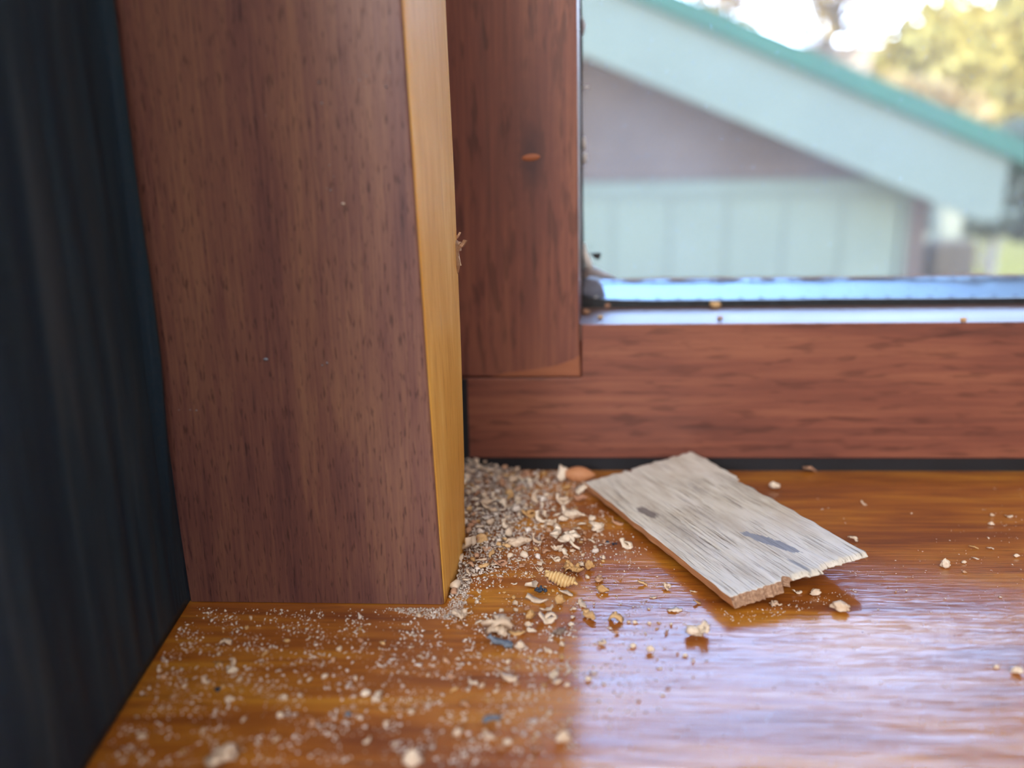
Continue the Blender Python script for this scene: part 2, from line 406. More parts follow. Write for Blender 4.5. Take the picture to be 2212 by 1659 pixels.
# perforation slots along both edges of the spacer
sm = None
nrm = Vector((0, -(s1-s0), (YO-YG-.0065))).normalized()
for k in range(30):
    for row in (.08, .90):
        x = xs0+.006+k*.0080
        if x > .26: continue
        y = YG+.0055+(YO-YG-.0065)*row; z = s0+(s1-s0)*row
        if sm is None:
            sm = mesh('slot', [(-.0011, -.0006, 0), (.0011, -.0006, 0), (.0008, .0006, 0), (-.0008, .0006, 0), (-.0011, -.0006, .00012), (.0011, -.0006, .00012), (.0008, .0006, .00012), (-.0008, .0006, .00012)], BF, M_slot)
        o = bpy.data.objects.new('slot', sm); COL.objects.link(o); o.parent = sp_
        o.location = Vector((x, y, z))+nrm*.00002-Vector(win.location)
        o.rotation_euler = (math.atan2(s1-s0, YO-YG-.0065), 0, 0)
# dirt line on the top edge of spacer (brownish) and corner key with grey sealant
tube('dirt_line', [(xs0-.01+i*.006, YO-.002, s1+.0003+rr.uniform(-.0002, .0004)) for i in range(60)], [rr.uniform(.0003, .0007) for i in range(60)], plain('brown_dirt', (.42, .26, .18), .8), win, n=5)
k0 = at(1296, 640, y=YG+.006); 
V = [at(x, y, y=YG+.005) for x, y in [(1256, 650), (1310, 648), (1303, 618), (1290, 604), (1256, 600)]]
prism('corner_key', V, [v+Vector((0, .016, 0)) for v in V], plain('grey_corner_key', (.24, .29, .42), .3, .4, 150), win, bevel=.0006)
tube('sealant_blob', [at(1256, 590, y=YG+.007), at(1275, 585, y=YG+.008), at(1300, 593, y=YG+.009), at(1330, 601, y=YG+.010)], [.0024, .0024, .0014, .0004], plain('tan_sealant', (.62, .52, .42), .5), win)
def smear(pts, rad, mat=None, nm='sealant_smear'):
    return tube(nm, [at(x, y, y=YG+.0005) for x, y in pts], rad, mat or M_seal, win, n=7)
smear([(1262, 525), (1262, 545), (1268, 565), (1274, 578), (1262, 580)], [.0004, .0012, .0018, .0020, .0006])
smear([(1262, 296), (1259, 310), (1263, 325)], [.0003, .0011, .0005])
smear([(1264, 330), (1262, 342), (1259, 356)], [.0004, .0014, .0004])
smear([(1259, 42), (1260, 55), (1258, 78)], [.0003, .0010, .0003], plain('grey_sealant', (.60, .63, .75), .4))
smear([(1252, 368), (1258, 371)], [.0003, .0005])
smear([(1257, 188), (1266, 190), (1272, 187)], [.0003, .0006, .0002])
smear([(1290, 640), (1276, 650), (1264, 655)], [.0003, .0006, .0003])
smear([(1256, 32), (1257, 46)], [.0003, .0006])
V = [at(x, y, y=YG+.0012) for x, y in [(1273, 547), (1299, 546), (1296, 560), (1288, 561)]]
prism('setting_tab', V, [v+Vector((0, .0006, 0)) for v in V], M_gasket, win)['label'] = 'small black wedge tab at the pane corner'
# right stile and top rail of the sash (outside the picture)
box('stile', (XR+.0055, YF, zb0), (XR+.029, YF+.05, ZT+.012), M_stile, win, bevel=.0006)
box('rail', (-.075, YF, ZT+.0005), (XR+.005, YF+.05, ZT+.03), M_rail, win, bevel=.0006)
# the pale fleck in a dark knot on the stile
kn = at(1147, 340, y=YF)
def knot_mark():
    V = []; n = 20
    for j, (s, dy) in enumerate([(1, 0), (.75, -.0003), (.35, -.0004)]):
        for i in range(n):
            t = 2*pi*i/n
            V.append((kn.x+cos(t)*.0031*s, YF-.00002+dy, kn.z+sin(t)*.00115*s+.0002*s*cos(t)))
    Fc = [(j*n+i, j*n+(i+1) % n, (j+1)*n+(i+1) % n, (j+1)*n+i) for j in range(2) for i in range(n)]+[tuple(range(2*n, 3*n))]
    o = obj('knot_fleck', V, Fc, M_knot, win, smooth=True, fix=True); o['label'] = 'small orange fleck in a dark knot'
knot_mark()

# dark knot halo on the stile material, pale end-grain wedge at the joint
def halo(mat, centre, rx, rz, col, strength, parent_loc, lo=.55, hi=1.0):
    N = mat.node_tree.nodes; L = mat.node_tree.links; B = N['Principled BSDF']
    src = B.inputs['Base Color'].links[0].from_socket
    o = N.new('ShaderNodeTexCoord').outputs['Object']
    c = Vector(centre)-Vector(parent_loc)
    mp = N.new('ShaderNodeMapping'); mp.vector_type = 'POINT'
    mp.inputs['Scale'].default_value = (1/rx, 0, 1/rz); mp.inputs['Location'].default_value = (-c.x/rx, 0, -c.z/rz)
    L.new(o, mp.inputs['Vector'])
    nz = N.new('ShaderNodeTexNoise'); nz.inputs['Scale'].default_value = 260; L.new(o, nz.inputs['Vector'])
    ln = N.new('ShaderNodeVectorMath'); ln.operation = 'LENGTH'; L.new(mp.outputs[0], ln.inputs[0])
    ad = N.new('ShaderNodeMath'); ad.operation = 'MULTIPLY_ADD'; L.new(nz.outputs['Fac'], ad.inputs[0]); ad.inputs[1].default_value = .6; L.new(ln.outputs['Value'], ad.inputs[2])
    hv = N.new('ShaderNodeMath'); hv.operation = 'MULTIPLY'; L.new(ad.outputs[0], hv.inputs[0]); hv.inputs[1].default_value = .4
    f = ramp(N, L, hv.outputs[0], [(lo*.4, strength), (hi*.4, 0.0)])
    L.new(mixc(N, L, f, src, col), B.inputs['Base Color'])
halo(M_stile, (kn.x, 0, kn.z), .0042, .0120, (.022, .010, .018), .9, win.location, .7, 1.45)
halo(M_stile, tuple(at(1150, 290, y=YF)), .014, .045, (.09, .030, .028), .6, win.location, .4, 1.3)

# ------------------------------------------------------------------ black panel at the left
pa = at(188, 1659, z=0); pb = at(411, 1299, z=0)
dirp = Vector((pb.x-pa.x, pb.y-pa.y, 0)).normalized()
end = pb+dirp*.002; start = pb-dirp*.15
if start.y < .052: start = pb-dirp*((pb.y-.052)/dirp.y)
pt = thing('wall_panel', (start.x, start.y, 0), 'blue black grained panel standing at the far left beside the dark wooden casing', 'panel')
nrmP = Vector((dirp.y, -dirp.x, 0))
Lp = (end-start).length; NU, NZ = 90, 60
V = []; Fc = []
ribd = .0075
for j in range(NZ+1):
    z = .0003+(j/NZ)**1.5*ZT
    for i in range(NU+1):
        s = Lp*(1-(1-i/NU)**1.5) if False else Lp*i/NU
        dd = Lp-s
        # rib beside the casing, fading out low down, plus soft long waves
        k = min(1, max(0, (z-.018)/.05))
        hgt = .0024*k*math.exp(-((dd-ribd)/.0020)**2) - .0008*k*math.exp(-((dd-.0035)/.0014)**2)
        hgt += .0005*noise.noise(Vector((dd*240+noise.noise(Vector((z*14, 3, 1)))*1.6, z*9, 2.3))) + .0003*noise.noise(Vector((dd*620, z*14, 7)))
        p = start+dirp*s+nrmP*(hgt*min(1, z/.02)); V.append((p.x, p.y, z))
for j in range(NZ):
    for i in range(NU):
        a = j*(NU+1)+i; Fc.append((a, a+1, a+NU+2, a+NU+1))
n0 = len(V); bk = -nrmP*.007
V += [(start+bk).to_tuple()[:2]+(.0003,), (end+bk).to_tuple()[:2]+(.0003,), (end+bk).to_tuple()[:2]+(ZT,), (start+bk).to_tuple()[:2]+(ZT,)]
Fc += [(n0, n0+3, n0+2, n0+1),
       tuple([n0, n0+1]+[i for i in range(NU, -1, -1)]),
       tuple([n0+2, n0+3]+[NZ*(NU+1)+i for i in range(NU+1)]),
       tuple([n0+1, n0+2]+[j*(NU+1)+NU for j in range(NZ, -1, -1)]),
       tuple([n0+3, n0]+[j*(NU+1) for j in range(NZ+1)])]
o = obj('panel_face', V, Fc, M_panel, pt, fix=True)
o.data.polygons.foreach_set('use_smooth', [len(p.vertices) == 4 and len(p.vertices) < 5 for p in o.data.polygons])

# ------------------------------------------------------------------ casing
cas = thing('window_casing', (-.06, YC+.02, 0), 'upright dark brown wooden casing post with its window lit side coloured pale amber standing on the sill', 'casing')
def line_x(p0, p1, z):   # x of an edge through two points at a height
    t = (z-p0.z)/(p1.z-p0.z); return p0.x+(p1.x-p0.x)*t
cL0, cL1 = at(410, 1298, y=YC), at(204, 0, y=YC)
cR0, cR1 = at(961, 1307, y=YC), at(870, 0, y=YC)
cRm = at(921, 749, y=YC)
def xr(z):
    base = line_x(cR0, cR1, z)
    tm = (cRm.z-cR0.z)/(cR1.z-cR0.z); bow = cRm.x-line_x(cR0, cR1, cRm.z)
    t = min(1.3, max(0, (z-cR0.z)/(cR1.z-cR0.z)))
    return base+bow*max(-1, 4*t*(1-t))*1.0 if z < .14 else base+bow*max(-1, 4*t*(1-t))
def xl(z): return line_x(cL0, cL1, z)
bk_pts = [(at(x, y, y=YB-.006)) for x, y in [(1002, 1060), (1003, 1000), (996, 749), (981, 380), (962, 0)]]
def xb(z):
    P = [(p.z, p.x) for p in bk_pts]
    if z <= P[0][0]: return P[0][1]
    for (z0, x0), (z1, x1) in zip(P, P[1:]):
        if z <= z1: return x0+(x1-x0)*(z-z0)/(z1-z0)
    return P[-1][1]
levels = [0.0002, .003, .008, .015, .025, .035, .045, .055, .065, .075, .085, .095, .105, .12, .135, .15, .2, .35, .6, .85, 1.11]
V = []; n = 0; Fc = []
for z in levels:
    a = xl(min(z, .3)); b = xr(min(z, .15))-.0003
    # slightly uneven foot
    foot = .0
    ring = [(a, YC+.0004), (a+.0004, YC), ((a+b)/2, YC), (b-.0004, YC), (b, YC+.0004), (b, YB), (a, YB)]
    V += [(x, y, z) for x, y in ring]; n = len(ring)
for k in range(len(levels)-1):
    Fc += [(k*n+i, k*n+(i+1) % n, (k+1)*n+(i+1) % n, (k+1)*n+i) for i in range(n)]
Fc += [tuple(range(n)), tuple(range((len(levels)-1)*n, len(levels)*n))]
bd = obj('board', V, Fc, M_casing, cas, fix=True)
bd['label'] = 'dark brown front board with fine pore streaks'
# casing's side face, window light put into its amber; bowed profile, rounded back corner
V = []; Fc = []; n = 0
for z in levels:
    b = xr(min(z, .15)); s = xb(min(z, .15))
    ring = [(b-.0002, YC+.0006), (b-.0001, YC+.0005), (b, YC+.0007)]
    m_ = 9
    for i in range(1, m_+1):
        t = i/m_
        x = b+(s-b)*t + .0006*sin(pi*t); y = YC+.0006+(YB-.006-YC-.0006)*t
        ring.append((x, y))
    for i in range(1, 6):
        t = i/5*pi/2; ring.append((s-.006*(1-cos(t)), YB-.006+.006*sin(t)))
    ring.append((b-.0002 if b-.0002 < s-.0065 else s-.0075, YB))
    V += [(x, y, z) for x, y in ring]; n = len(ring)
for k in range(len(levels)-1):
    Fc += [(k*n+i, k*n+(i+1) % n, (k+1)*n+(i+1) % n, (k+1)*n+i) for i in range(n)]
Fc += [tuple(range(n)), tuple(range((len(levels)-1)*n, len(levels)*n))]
es = obj('lit_side_face', V, Fc, M_lit_side, cas, fix=True); es['label'] = 'varnished casing side with window light put into its pale amber colour'
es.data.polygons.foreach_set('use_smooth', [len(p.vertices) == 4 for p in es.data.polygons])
# dirt marks on the board
for px, py, rad in [(574, 776, .00055), (741, 440, .0004)]:
    p = at(px, py, y=YC)
    V = []; m_ = 10
    for j, (s, d_) in enumerate([(1, 0), (.7, .0003), (.0, .00042)]):
        V += [(p.x+cos(2*pi*i/m_)*rad*s*(1+.3*sin(3*i)), YC-d_+.00002, p.z+sin(2*pi*i/m_)*rad*s*.7) for i in range(m_)]
    Fc = [(j*m_+i, j*m_+(i+1) % m_, (j+1)*m_+(i+1) % m_, (j+1)*m_+i) for j in range(2) for i in range(m_)]
    o = obj('grit_speck', V, Fc, M_grey if px < 700 else M_dust, cas, smooth=True, fix=True)
    o['label'] = 'grey speck stuck to the board' if px < 700 else 'white speck stuck to the board'

# ------------------------------------------------------------------ weathered wood chip
A = at(1263, 1041, z=.0042); Cc = at(1887, 1193, z=.0092); D = at(1577, 1290, z=.0047)
nrm_ = (Cc-D).cross(A-D).normalized()
if nrm_.z < 0: nrm_ = -nrm_
def on_chip(px, py):
    d = fw + rt*((px-W/2)/F) - up*((py-H/2)/F)
    t = ((A-C0).dot(nrm_))/d.dot(nrm_); return C0+d*t
Bp = on_chip(1500, 977)
ex = (D-A).normalized(); ey = nrm_.cross(ex)
R = Matrix((ex, ey, nrm_)).transposed()
def loc2(p): q = R.transposed() @ (p-A); return (q.x, q.y)
qa, qb, qc, qd = (0, 0), loc2(Bp), loc2(Cc), loc2(D)
TH = .0027
st1 = loc2(on_chip(1398, 1106)); st2 = loc2(on_chip(1672, 1175)); st3 = loc2(on_chip(1728, 1222)); st4 = loc2(on_chip(1480, 1150)); st5 = loc2(on_chip(1530, 1120))
def chip_top():
    m, t, N, L, B = newmat('weathered_pale_wood')
    o = N.new('ShaderNodeTexCoord').outputs['Object']
    a = noise_node(N, L, mapped(N, L, o, (40, 160, 60)), 1, 4, .6, .5)
    c = ramp(N, L, a, [(.3, (.62, .60, .53)), (.5, (.78, .79, .73)), (.7, (.86, .88, .85))])
    warm = noise_node(N, L, mapped(N, L, o, (30, 45, 30), loc=(3, 1, 0)), 1, 3)
    c = mixc(N, L, ramp(N, L, warm, [(.55, 0.0), (.75, .6)]), c, (.50, .40, .27))
    f = noise_node(N, L, mapped(N, L, o, (60, 2300, 500)), 1, 4, .65, .12)
    fm = ramp(N, L, f, [(.555, 0.0), (.63, 1.0)])
    reg = ramp(N, L, noise_node(N, L, mapped(N, L, o, (35, 90, 50), loc=(.4, .3, 0)), 1, 2), [(.38, .25), (.6, .95)])
    mu = N.new('ShaderNodeMath'); mu.operation = 'MULTIPLY'; L.new(fm, mu.inputs[0]); L.new(reg, mu.inputs[1])
    mu2 = N.new('ShaderNodeMath'); mu2.operation = 'MULTIPLY'; L.new(mu.outputs[0], mu2.inputs[0]); mu2.inputs[1].default_value = .75; mu = mu2
    c = mixc(N, L, mu.outputs[0], c, (.15, .11, .08))
    def blot(c, ctr, rx, ry, ang, col, st, edge=.35, ns=500, amp=.9):
        mp = N.new('ShaderNodeMapping'); mp.vector_type = 'TEXTURE'
        mp.inputs['Location'].default_value = (ctr[0], ctr[1], 0); mp.inputs['Rotation'].default_value = (0, 0, ang); mp.inputs['Scale'].default_value = (rx, ry, 1e3)
        L.new(o, mp.inputs['Vector'])
        ln = N.new('ShaderNodeVectorMath'); ln.operation = 'LENGTH'; L.new(mp.outputs[0], ln.inputs[0])
        nz = noise_node(N, L, mapped(N, L, o, (ns*.35, ns*1.3, 1)), 1, 3, .65)
        ad = N.new('ShaderNodeMath'); ad.operation = 'MULTIPLY_ADD'; L.new(nz, ad.inputs[0]); ad.inputs[1].default_value = amp; L.new(ln.outputs['Value'], ad.inputs[2])
        hv = N.new('ShaderNodeMath'); hv.operation = 'MULTIPLY'; L.new(ad.outputs[0], hv.inputs[0]); hv.inputs[1].default_value = .4
        return mixc(N, L, ramp(N, L, hv.outputs[0], [((1.0+amp*.5-edge)*.4, st), ((1.0+amp*.5)*.4, 0.0)]), c, col)
    c = blot(c, st5, .016, .006, -.05, (.30, .26, .22), .35, .9, 600, 1.2)
    c = blot(c, st4, .020, .0035, 0, (.26, .22, .18), .5, .9, 700, 1.4)
    c = blot(c, st1, .0056, .0020, .12, (.17, .15, .16), .85, .35, 520, 1.1)
    c = blot(c, (st2[0]-.001, st2[1]), .0092, .0019, .30, (.30, .34, .41), .95, .12, 620, 1.25)
    c = blot(c, st3, .0045, .0008, .1, (.34, .38, .43), .8, .3, 420, .6)
    L.new(c, B.inputs['Base Color']); B.inputs['Roughness'].default_value = .8; B.inputs['Specular IOR Level'].default_value = .2
    sb = N.new('ShaderNodeMath'); sb.operation = 'SUBTRACT'; L.new(a, sb.inputs[0]); L.new(mu.outputs[0], sb.inputs[1])
    L.new(bump(N, L, sb.outputs[0], .00022), B.inputs['Normal'])
    return m
M_chip = chip_top()
M_chipside = wood('raw_orange_wood_edge', [(.42, .20, .09), (.56, .29, .14), (.66, .38, .2)], 'x', pore=.3, rough=.75, coat=0, fine=900, broad=200)
M_chipend = wood('torn_wood_end', [(.20, .12, .08), (.36, .23, .15), (.55, .40, .28)], 'x', pore=.5, rough=.85, coat=0, fine=2500, broad=900, bmp=.0001)
def chip():
    NU, NV = 150, 76
    V = []; Fc = []; mi = []
    rr = random.Random(5)
    endj = [0]*(NV+1); begj = [0]*(NV+1)
    for j in range(NV+1):
        v = j/NV
        e_ = .0005*noise.noise(Vector((v*9, 1, 5)))+.0004*noise.noise(Vector((v*55, 2, 5)))+.0003*noise.noise(Vector((v*170, 2, 5)))
        if .34 < v < .42: e_ += -.0016*(1-abs(v-.38)/.04)
        if .52 < v < .62: e_ += .0008
        if v > .62: e_ -= .0006
        endj[j] = e_
        b_ = .0009*noise.noise(Vector((v*18, 8, 1)))+.0004*noise.noise(Vector((v*60, 9, 1)))
        if v > .42: b_ -= .0010
        if .36 < v < .42: b_ += .0008
        begj[j] = b_
    def P(u, v, j):
        x = (qa[0]*(1-v)+qb[0]*v)*(1-u)+(qd[0]*(1-v)+qc[0]*v)*u
        y = (qa[1]*(1-u)+qd[1]*u)*(1-v)+(qb[1]*(1-u)+qc[1]*u)*v
        x += endj[j]*max(0, (u-.9)/.1)+begj[j]*max(0, (.1-u)/.1)
        # ragged far side with a notch
        k = max(0, (v-.93)/.07)
        y += k*(.0005*noise.noise(Vector((u*18, 3, 3))) + (-.0011 if u > .33 else 0) + (-.0005 if .30 < u < .35 else 0))
        k = max(0, (.05-v)/.05)
        y += k*(.0003*noise.noise(Vector((u*14, 6, 3))))
        return x, y
    top = []
    for i in range(NU+1):
        for j in range(NV+1):
            u, v = i/NU, j/NV; x, y = P(u, v, j)
            g = noise.noise(Vector((x*60, y*1400, .5))); g2 = noise.noise(Vector((x*45, y*420, 4.5)))
            z = -.00016*max(0, g-.1)*3 - .00022*max(0, g2-.15)*2 + .0003*noise.noise(Vector((x*40, y*60, 1)))
            z += .0006*sin(pi*u)*0
            # long cracks
            for (u0_, u1_, v0_, dpt) in [(.36, .93, .26, .0005), (.30, .55, .33, .0005), (.52, .96, .10, .0003), (.1, .42, .62, .0003), (.0, .25, .14, .0005), (.72, .98, .60, .0003), (.55, .75, .42, .0004)]:
                if u0_ < u < u1_:
                    vv = v0_+.018*noise.noise(Vector((u*7, v0_*50, 2)))
                    z -= dpt*max(0, 1-abs(v-vv)/.011)*min(1, (u-u0_)*12, (u1_-u)*12)
            z -= .0010*max(0, (u-.985)/.015)*(v > .42)
            top.append((x, y, z))
    V += top
    def idx(i, j): return i*(NV+1)+j
    for i in range(NU):
        for j in range(NV): Fc.append((idx(i, j), idx(i+1, j), idx(i+1, j+1), idx(i, j+1))); mi.append(0)
    # perimeter skirt
    per = [(i, 0) for i in range(NU+1)]+[(NU, j) for j in range(1, NV+1)]+[(i, NV) for i in range(NU-1, -1, -1)]+[(0, j) for j in range(NV-1, 0, -1)]
    K = 3; base = len(V)
    for k in range(1, K+1):
        for (i, j) in per:
            x, y, z = top[idx(i, j)]; u, v = i/NU, j/NV
            th = TH*(1.0 if not (i == NU and v > .42) else .75)
            tt = k/K
            ox = (.0005*noise.noise(Vector((v*60, tt*4, 2)))*tt - (.0016*tt*(v > .42)) + .0010*tt*(v <= .36)) if i == NU else 0
            oy = (.0002*noise.noise(Vector((u*20, tt*2, 9))) + .0005*tt) if j == 0 else 0
            ox += (.0008*noise.noise(Vector((v*40, tt*4, 6)))) if i == 0 else 0
            V.append((x+ox, y+oy, z*(1-tt)-th*tt+(.0001*noise.noise(Vector((u*9, v*9, 3))) if k == K else 0)))
    m_ = len(per)
    rings = [[idx(i, j) for i, j in per]]+[[base+k*m_+q for q in range(m_)] for k in range(K)]
    for k in range(K):
        for q in range(m_):
            q2 = (q+1) % m_
            Fc.append((rings[k][q], rings[k+1][q], rings[k+1][q2], rings[k][q2]))
            i, j = per[q]; i2, j2 = per[q2]
            mi.append(2 if (i == NU and i2 == NU) or (i == 0 and i2 == 0) else 1)
    Fc.append(tuple(rings[K])); mi.append(1)
    m = mesh('wood_chip', V, Fc, [M_chip, M_chipside, M_chipend]); m.polygons.foreach_set('material_index', mi)
    m.polygons.foreach_set('use_smooth', [q == 0 for q in mi])
    b = bmesh.new(); b.from_mesh(m); bmesh.ops.recalc_face_normals(b, faces=b.faces); b.to_mesh(m); b.free()
    o = bpy.data.objects.new('wood_chip', m); COL.objects.link(o)
    o.matrix_world = Matrix.Translation(A) @ R.to_4x4()
    return o
ch = chip()
tag(ch, 'large pale weathered rectangular wood chip with cracks and grey stains lying tilted on the sill', 'wood chip')

# ------------------------------------------------------------------ frass: shapes
def flake(r, ln=1., wd=.4, curl=1.5, seg=5, th=.09, twist=.5):
    """a curled strip; unit length about 1"""
    V = []; Fc = []; a = r.uniform(-.6, .2); x = 0; z = 0; bend = curl*r.uniform(.6, 1.3)*r.choice((-1, 1)); tw = r.uniform(-twist, twist)
    bend2 = r.uniform(-.8, .8)
    for i in range(seg+1):
        t = i/seg; a1 = a+bend*(t-.5)+bend2*(t-.5)**2
        wv = wd*(.45+.55*sin(pi*min(1, t*.9+.12)))*r.uniform(.8, 1.2)/2; c, s = cos(tw*(t-.5)*3), sin(tw*(t-.5)*3)
        nx, nz = -sin(a1), cos(a1); y0_ = r.uniform(-.04, .04)
        tt = th*r.uniform(.7, 1.3)
        for sy, sn in ((-1, -1), (1, -1), (1, 1), (-1, 1)):
            yy = sy*wv*c+y0_; of = sn*tt/2+sy*wv*s*.6
            V.append((x+nx*of, yy, z+nz*of))
        x += cos(a1)*ln/seg; z += sin(a1)*ln/seg
    for i in range(seg):
        Fc += [(i*4+j, i*4+(j+1) % 4, (i+1)*4+(j+1) % 4, (i+1)*4+j) for j in range(4)]
    Fc += [(3, 2, 1, 0), (seg*4, seg*4+1, seg*4+2, seg*4+3)]
    V = np.array(V); return V-V.mean(0), Fc

ICO = None
def ico(sub):
    b = bmesh.new(); bmesh.ops.create_icosphere(b, subdivisions=sub, radius=.5)
    V = np.array([v.co[:] for v in b.verts]); Fc = [tuple(v.index for v in f.verts) for f in b.faces]; b.free(); return V, Fc
I1, I2, I3 = ico(1), ico(2), ico(3)
def crumb(r, sub=2, amp=.45, sq=(1, .8, .6), fr=2.2):
    V, Fc = (I1, I2, I3)[sub-1]; s = Vector((r.uniform(0, 99), r.uniform(0, 99), r.uniform(0, 99)))
    out = []
    for v in V:
        v = Vector(v); k = 1+amp*noise.noise(v*fr*2+s)+amp*.5*noise.noise(v*fr*5+s)
        out.append((v.x*k*sq[0], v.y*k*sq[1], v.z*k*sq[2]))
    return np.array(out), Fc
def rot(V, r, full=True):
    e = Matrix.Rotation(r.uniform(0, 6.28), 3, 'Z') @ (Matrix.Rotation(r.uniform(-1, 1)*(.9 if full else .3), 3, 'X'))
    return V @ np.array(e).T
def join(parts):
    Vs, Fs, n = [], [], 0
    for V, Fc in parts:
        Vs.append(V); Fs += [tuple(i+n for i in f) for f in Fc]; n += len(V)
    return np.vstack(Vs), Fs
def clump(r, k=7, spread=.5, flk=.7):
    ps = []
    for i in range(k):
        if r.random() < flk: V, Fc = flake(r, r.uniform(.35, .7), r.uniform(.15, .32), r.uniform(.8, 2.6), seg=4, th=.07); V = rot(V, r)
        else:
            V, Fc = crumb(r, 1, .5); V = V*r.uniform(.25, .5)
        V = V+np.array([r.uniform(-1, 1)*spread*.7, r.uniform(-1, 1)*spread*.45, r.uniform(0, .22)])
        ps.append((V, Fc))
    return join(ps)
def mk(name, VF, mats, size, smooth=True, cr=1.0):
    V, Fc = VF; V = V.copy(); V = V/max(np.ptp(V[:, 0]), np.ptp(V[:, 1])); sd = len(V)*.37
    V = np.array([np.array(v)+cr*.10*np.array(noise.noise_vector(Vector(v)*3.1+Vector((sd, 1, 2))))+cr*.05*np.array(noise.noise_vector(Vector(v)*8+Vector((sd, 5, 2)))) for v in V.tolist()])
    w_ = max(np.ptp(V[:, 0]), np.ptp(V[:, 1])); V = V/w_*size
    V[:, 2] -= V[:, 2].min(); V[:, :2] -= (V[:, :2].max(0)+V[:, :2].min(0))/2
    return mesh(name, V, Fc, mats, smooth)
def px2m(px, py, size, z=0):
    p = at(px, py, z=z); return size/F*(p-C0).dot(fw)

def put(name, px, py, size, VF, mat, label, cat, rotz=0, group=None, smooth=True, z=0.0, rx=0, cr=1.0):
    """px,py: where the piece touches the sill"""
    m = mk(name, VF, mat, px2m(px, py, size), smooth, cr)
    o = bpy.data.objects.new(name, m); COL.objects.link(o); p = at(px, py, z=z)
    o.location = p; o.rotation_euler = (rx, 0, rotz)
    return tag(o, label, cat, group)
R_ = random.Random(11)

# --- ridged amber roll (a coiled shaving that looks like a little spring)
def ridged():
    ps = []; nb = 8
    for i in range(nb):
        t = i/(nb-1); V, Fc = crumb(R_, 3, .10, (.40, 1., .95), 1.6)
        s = .34*(.72+.4*sin(pi*(t*.85+.12))); V = V*s*1.3; V[:, 0] += .25*V[:, 2]
        V = V+np.array([(t-.5)*.86, .04*sin(t*6), .05*cos(t*5)]); ps.append((V, Fc))
    for k in range(3):
        V, Fc = flake(R_, .35, .18, 1.5, seg=4); V = rot(V, R_)+np.array([-.5, R_.uniform(-.05, .12), .1]); ps.append((V, Fc))
    V, Fc = flake(R_, .25, .16, .8, seg=4); ps.append((V+np.array([.5, -.02, -.02]), Fc))
    return join(ps)
put('wood_shaving', 1212, 1266, 78, ridged(), M_ridge, 'tightly ridged amber curl of wood, largest golden roll among the crumbs', 'wood shaving', rotz=-.35, cr=.12)
# --- black grain cluster and its holder shavings
def berries(k=14, s=.34, sp=.42):
    ps = []
    for i in range(k):
        V, Fc = crumb(R_, 1, .2, (1, 1, 1)); ps.append((V*s*R_.uniform(.7, 1.1)+np.array([R_.uniform(-1, 1)*sp, R_.uniform(-1, 1)*sp*.8, R_.uniform(0, .4)]), Fc))
    return join(ps)
put('grit_cluster', 1168, 1279, 29, berries(), M_black, 'blue black knobbly cluster of tiny grains beside the ridged amber curl', 'grit')
put('grit_cluster', 1327, 1178, 13, berries(6), M_black, 'tiny black cluster of grains left of the large wood chip', 'grit')
put('grit_grain', 1312, 1172, 7, crumb(R_, 2), M_black, 'single tiny dark grain just left of the tiny black cluster', 'grit')
# --- kernel
V, Fc = I3; K = V.copy(); K[:, 0] *= 1.0; tap = 1-.55*np.abs(K[:, 0]*2)**2.2; K[:, 1] *= .46*tap+.04; K[:, 2] *= .42*tap+.04
put('kernel', 1250, 1041, 74, (K, Fc), M_grain, 'smooth orange brown oval kernel touching the back left corner of the large chip', 'kernel', rotz=-.15, cr=.08)
# --- blue grey flakes
put('bark_flake', 1079, 1398, 58, flake(random.Random(3), 1, .28, .6, 8, .12, .1), M_grey, 'blue grey elongated flake below the cluster of pale flakes', 'flake', rotz=.02)
put('bark_flake', 1064, 1559, 44, flake(random.Random(9), 1, .25, 1.4, 8, .12, .2), M_grey, 'blurry grey bent flake near the bottom edge of the picture', 'flake', rotz=.25)
put('bark_flake', 752, 1546, 18, crumb(R_, 2), M_grey, 'bluish grey crumb on the front sill left of the bent grey flake', 'flake')
put('bark_flake', 470, 1493, 15, crumb(R_, 2), M_black, 'dark blue crumb on the sill near the black panel', 'flake')
put('bark_flake', 1206, 1374, 34, clump(random.Random(31), 6, .35), frass_mat('grey_brown_splinter', (.22, .17, .14), (.42, .36, .32)), 'grey brown ragged flake at the edge between orange sill and mirrored sky', 'flake')

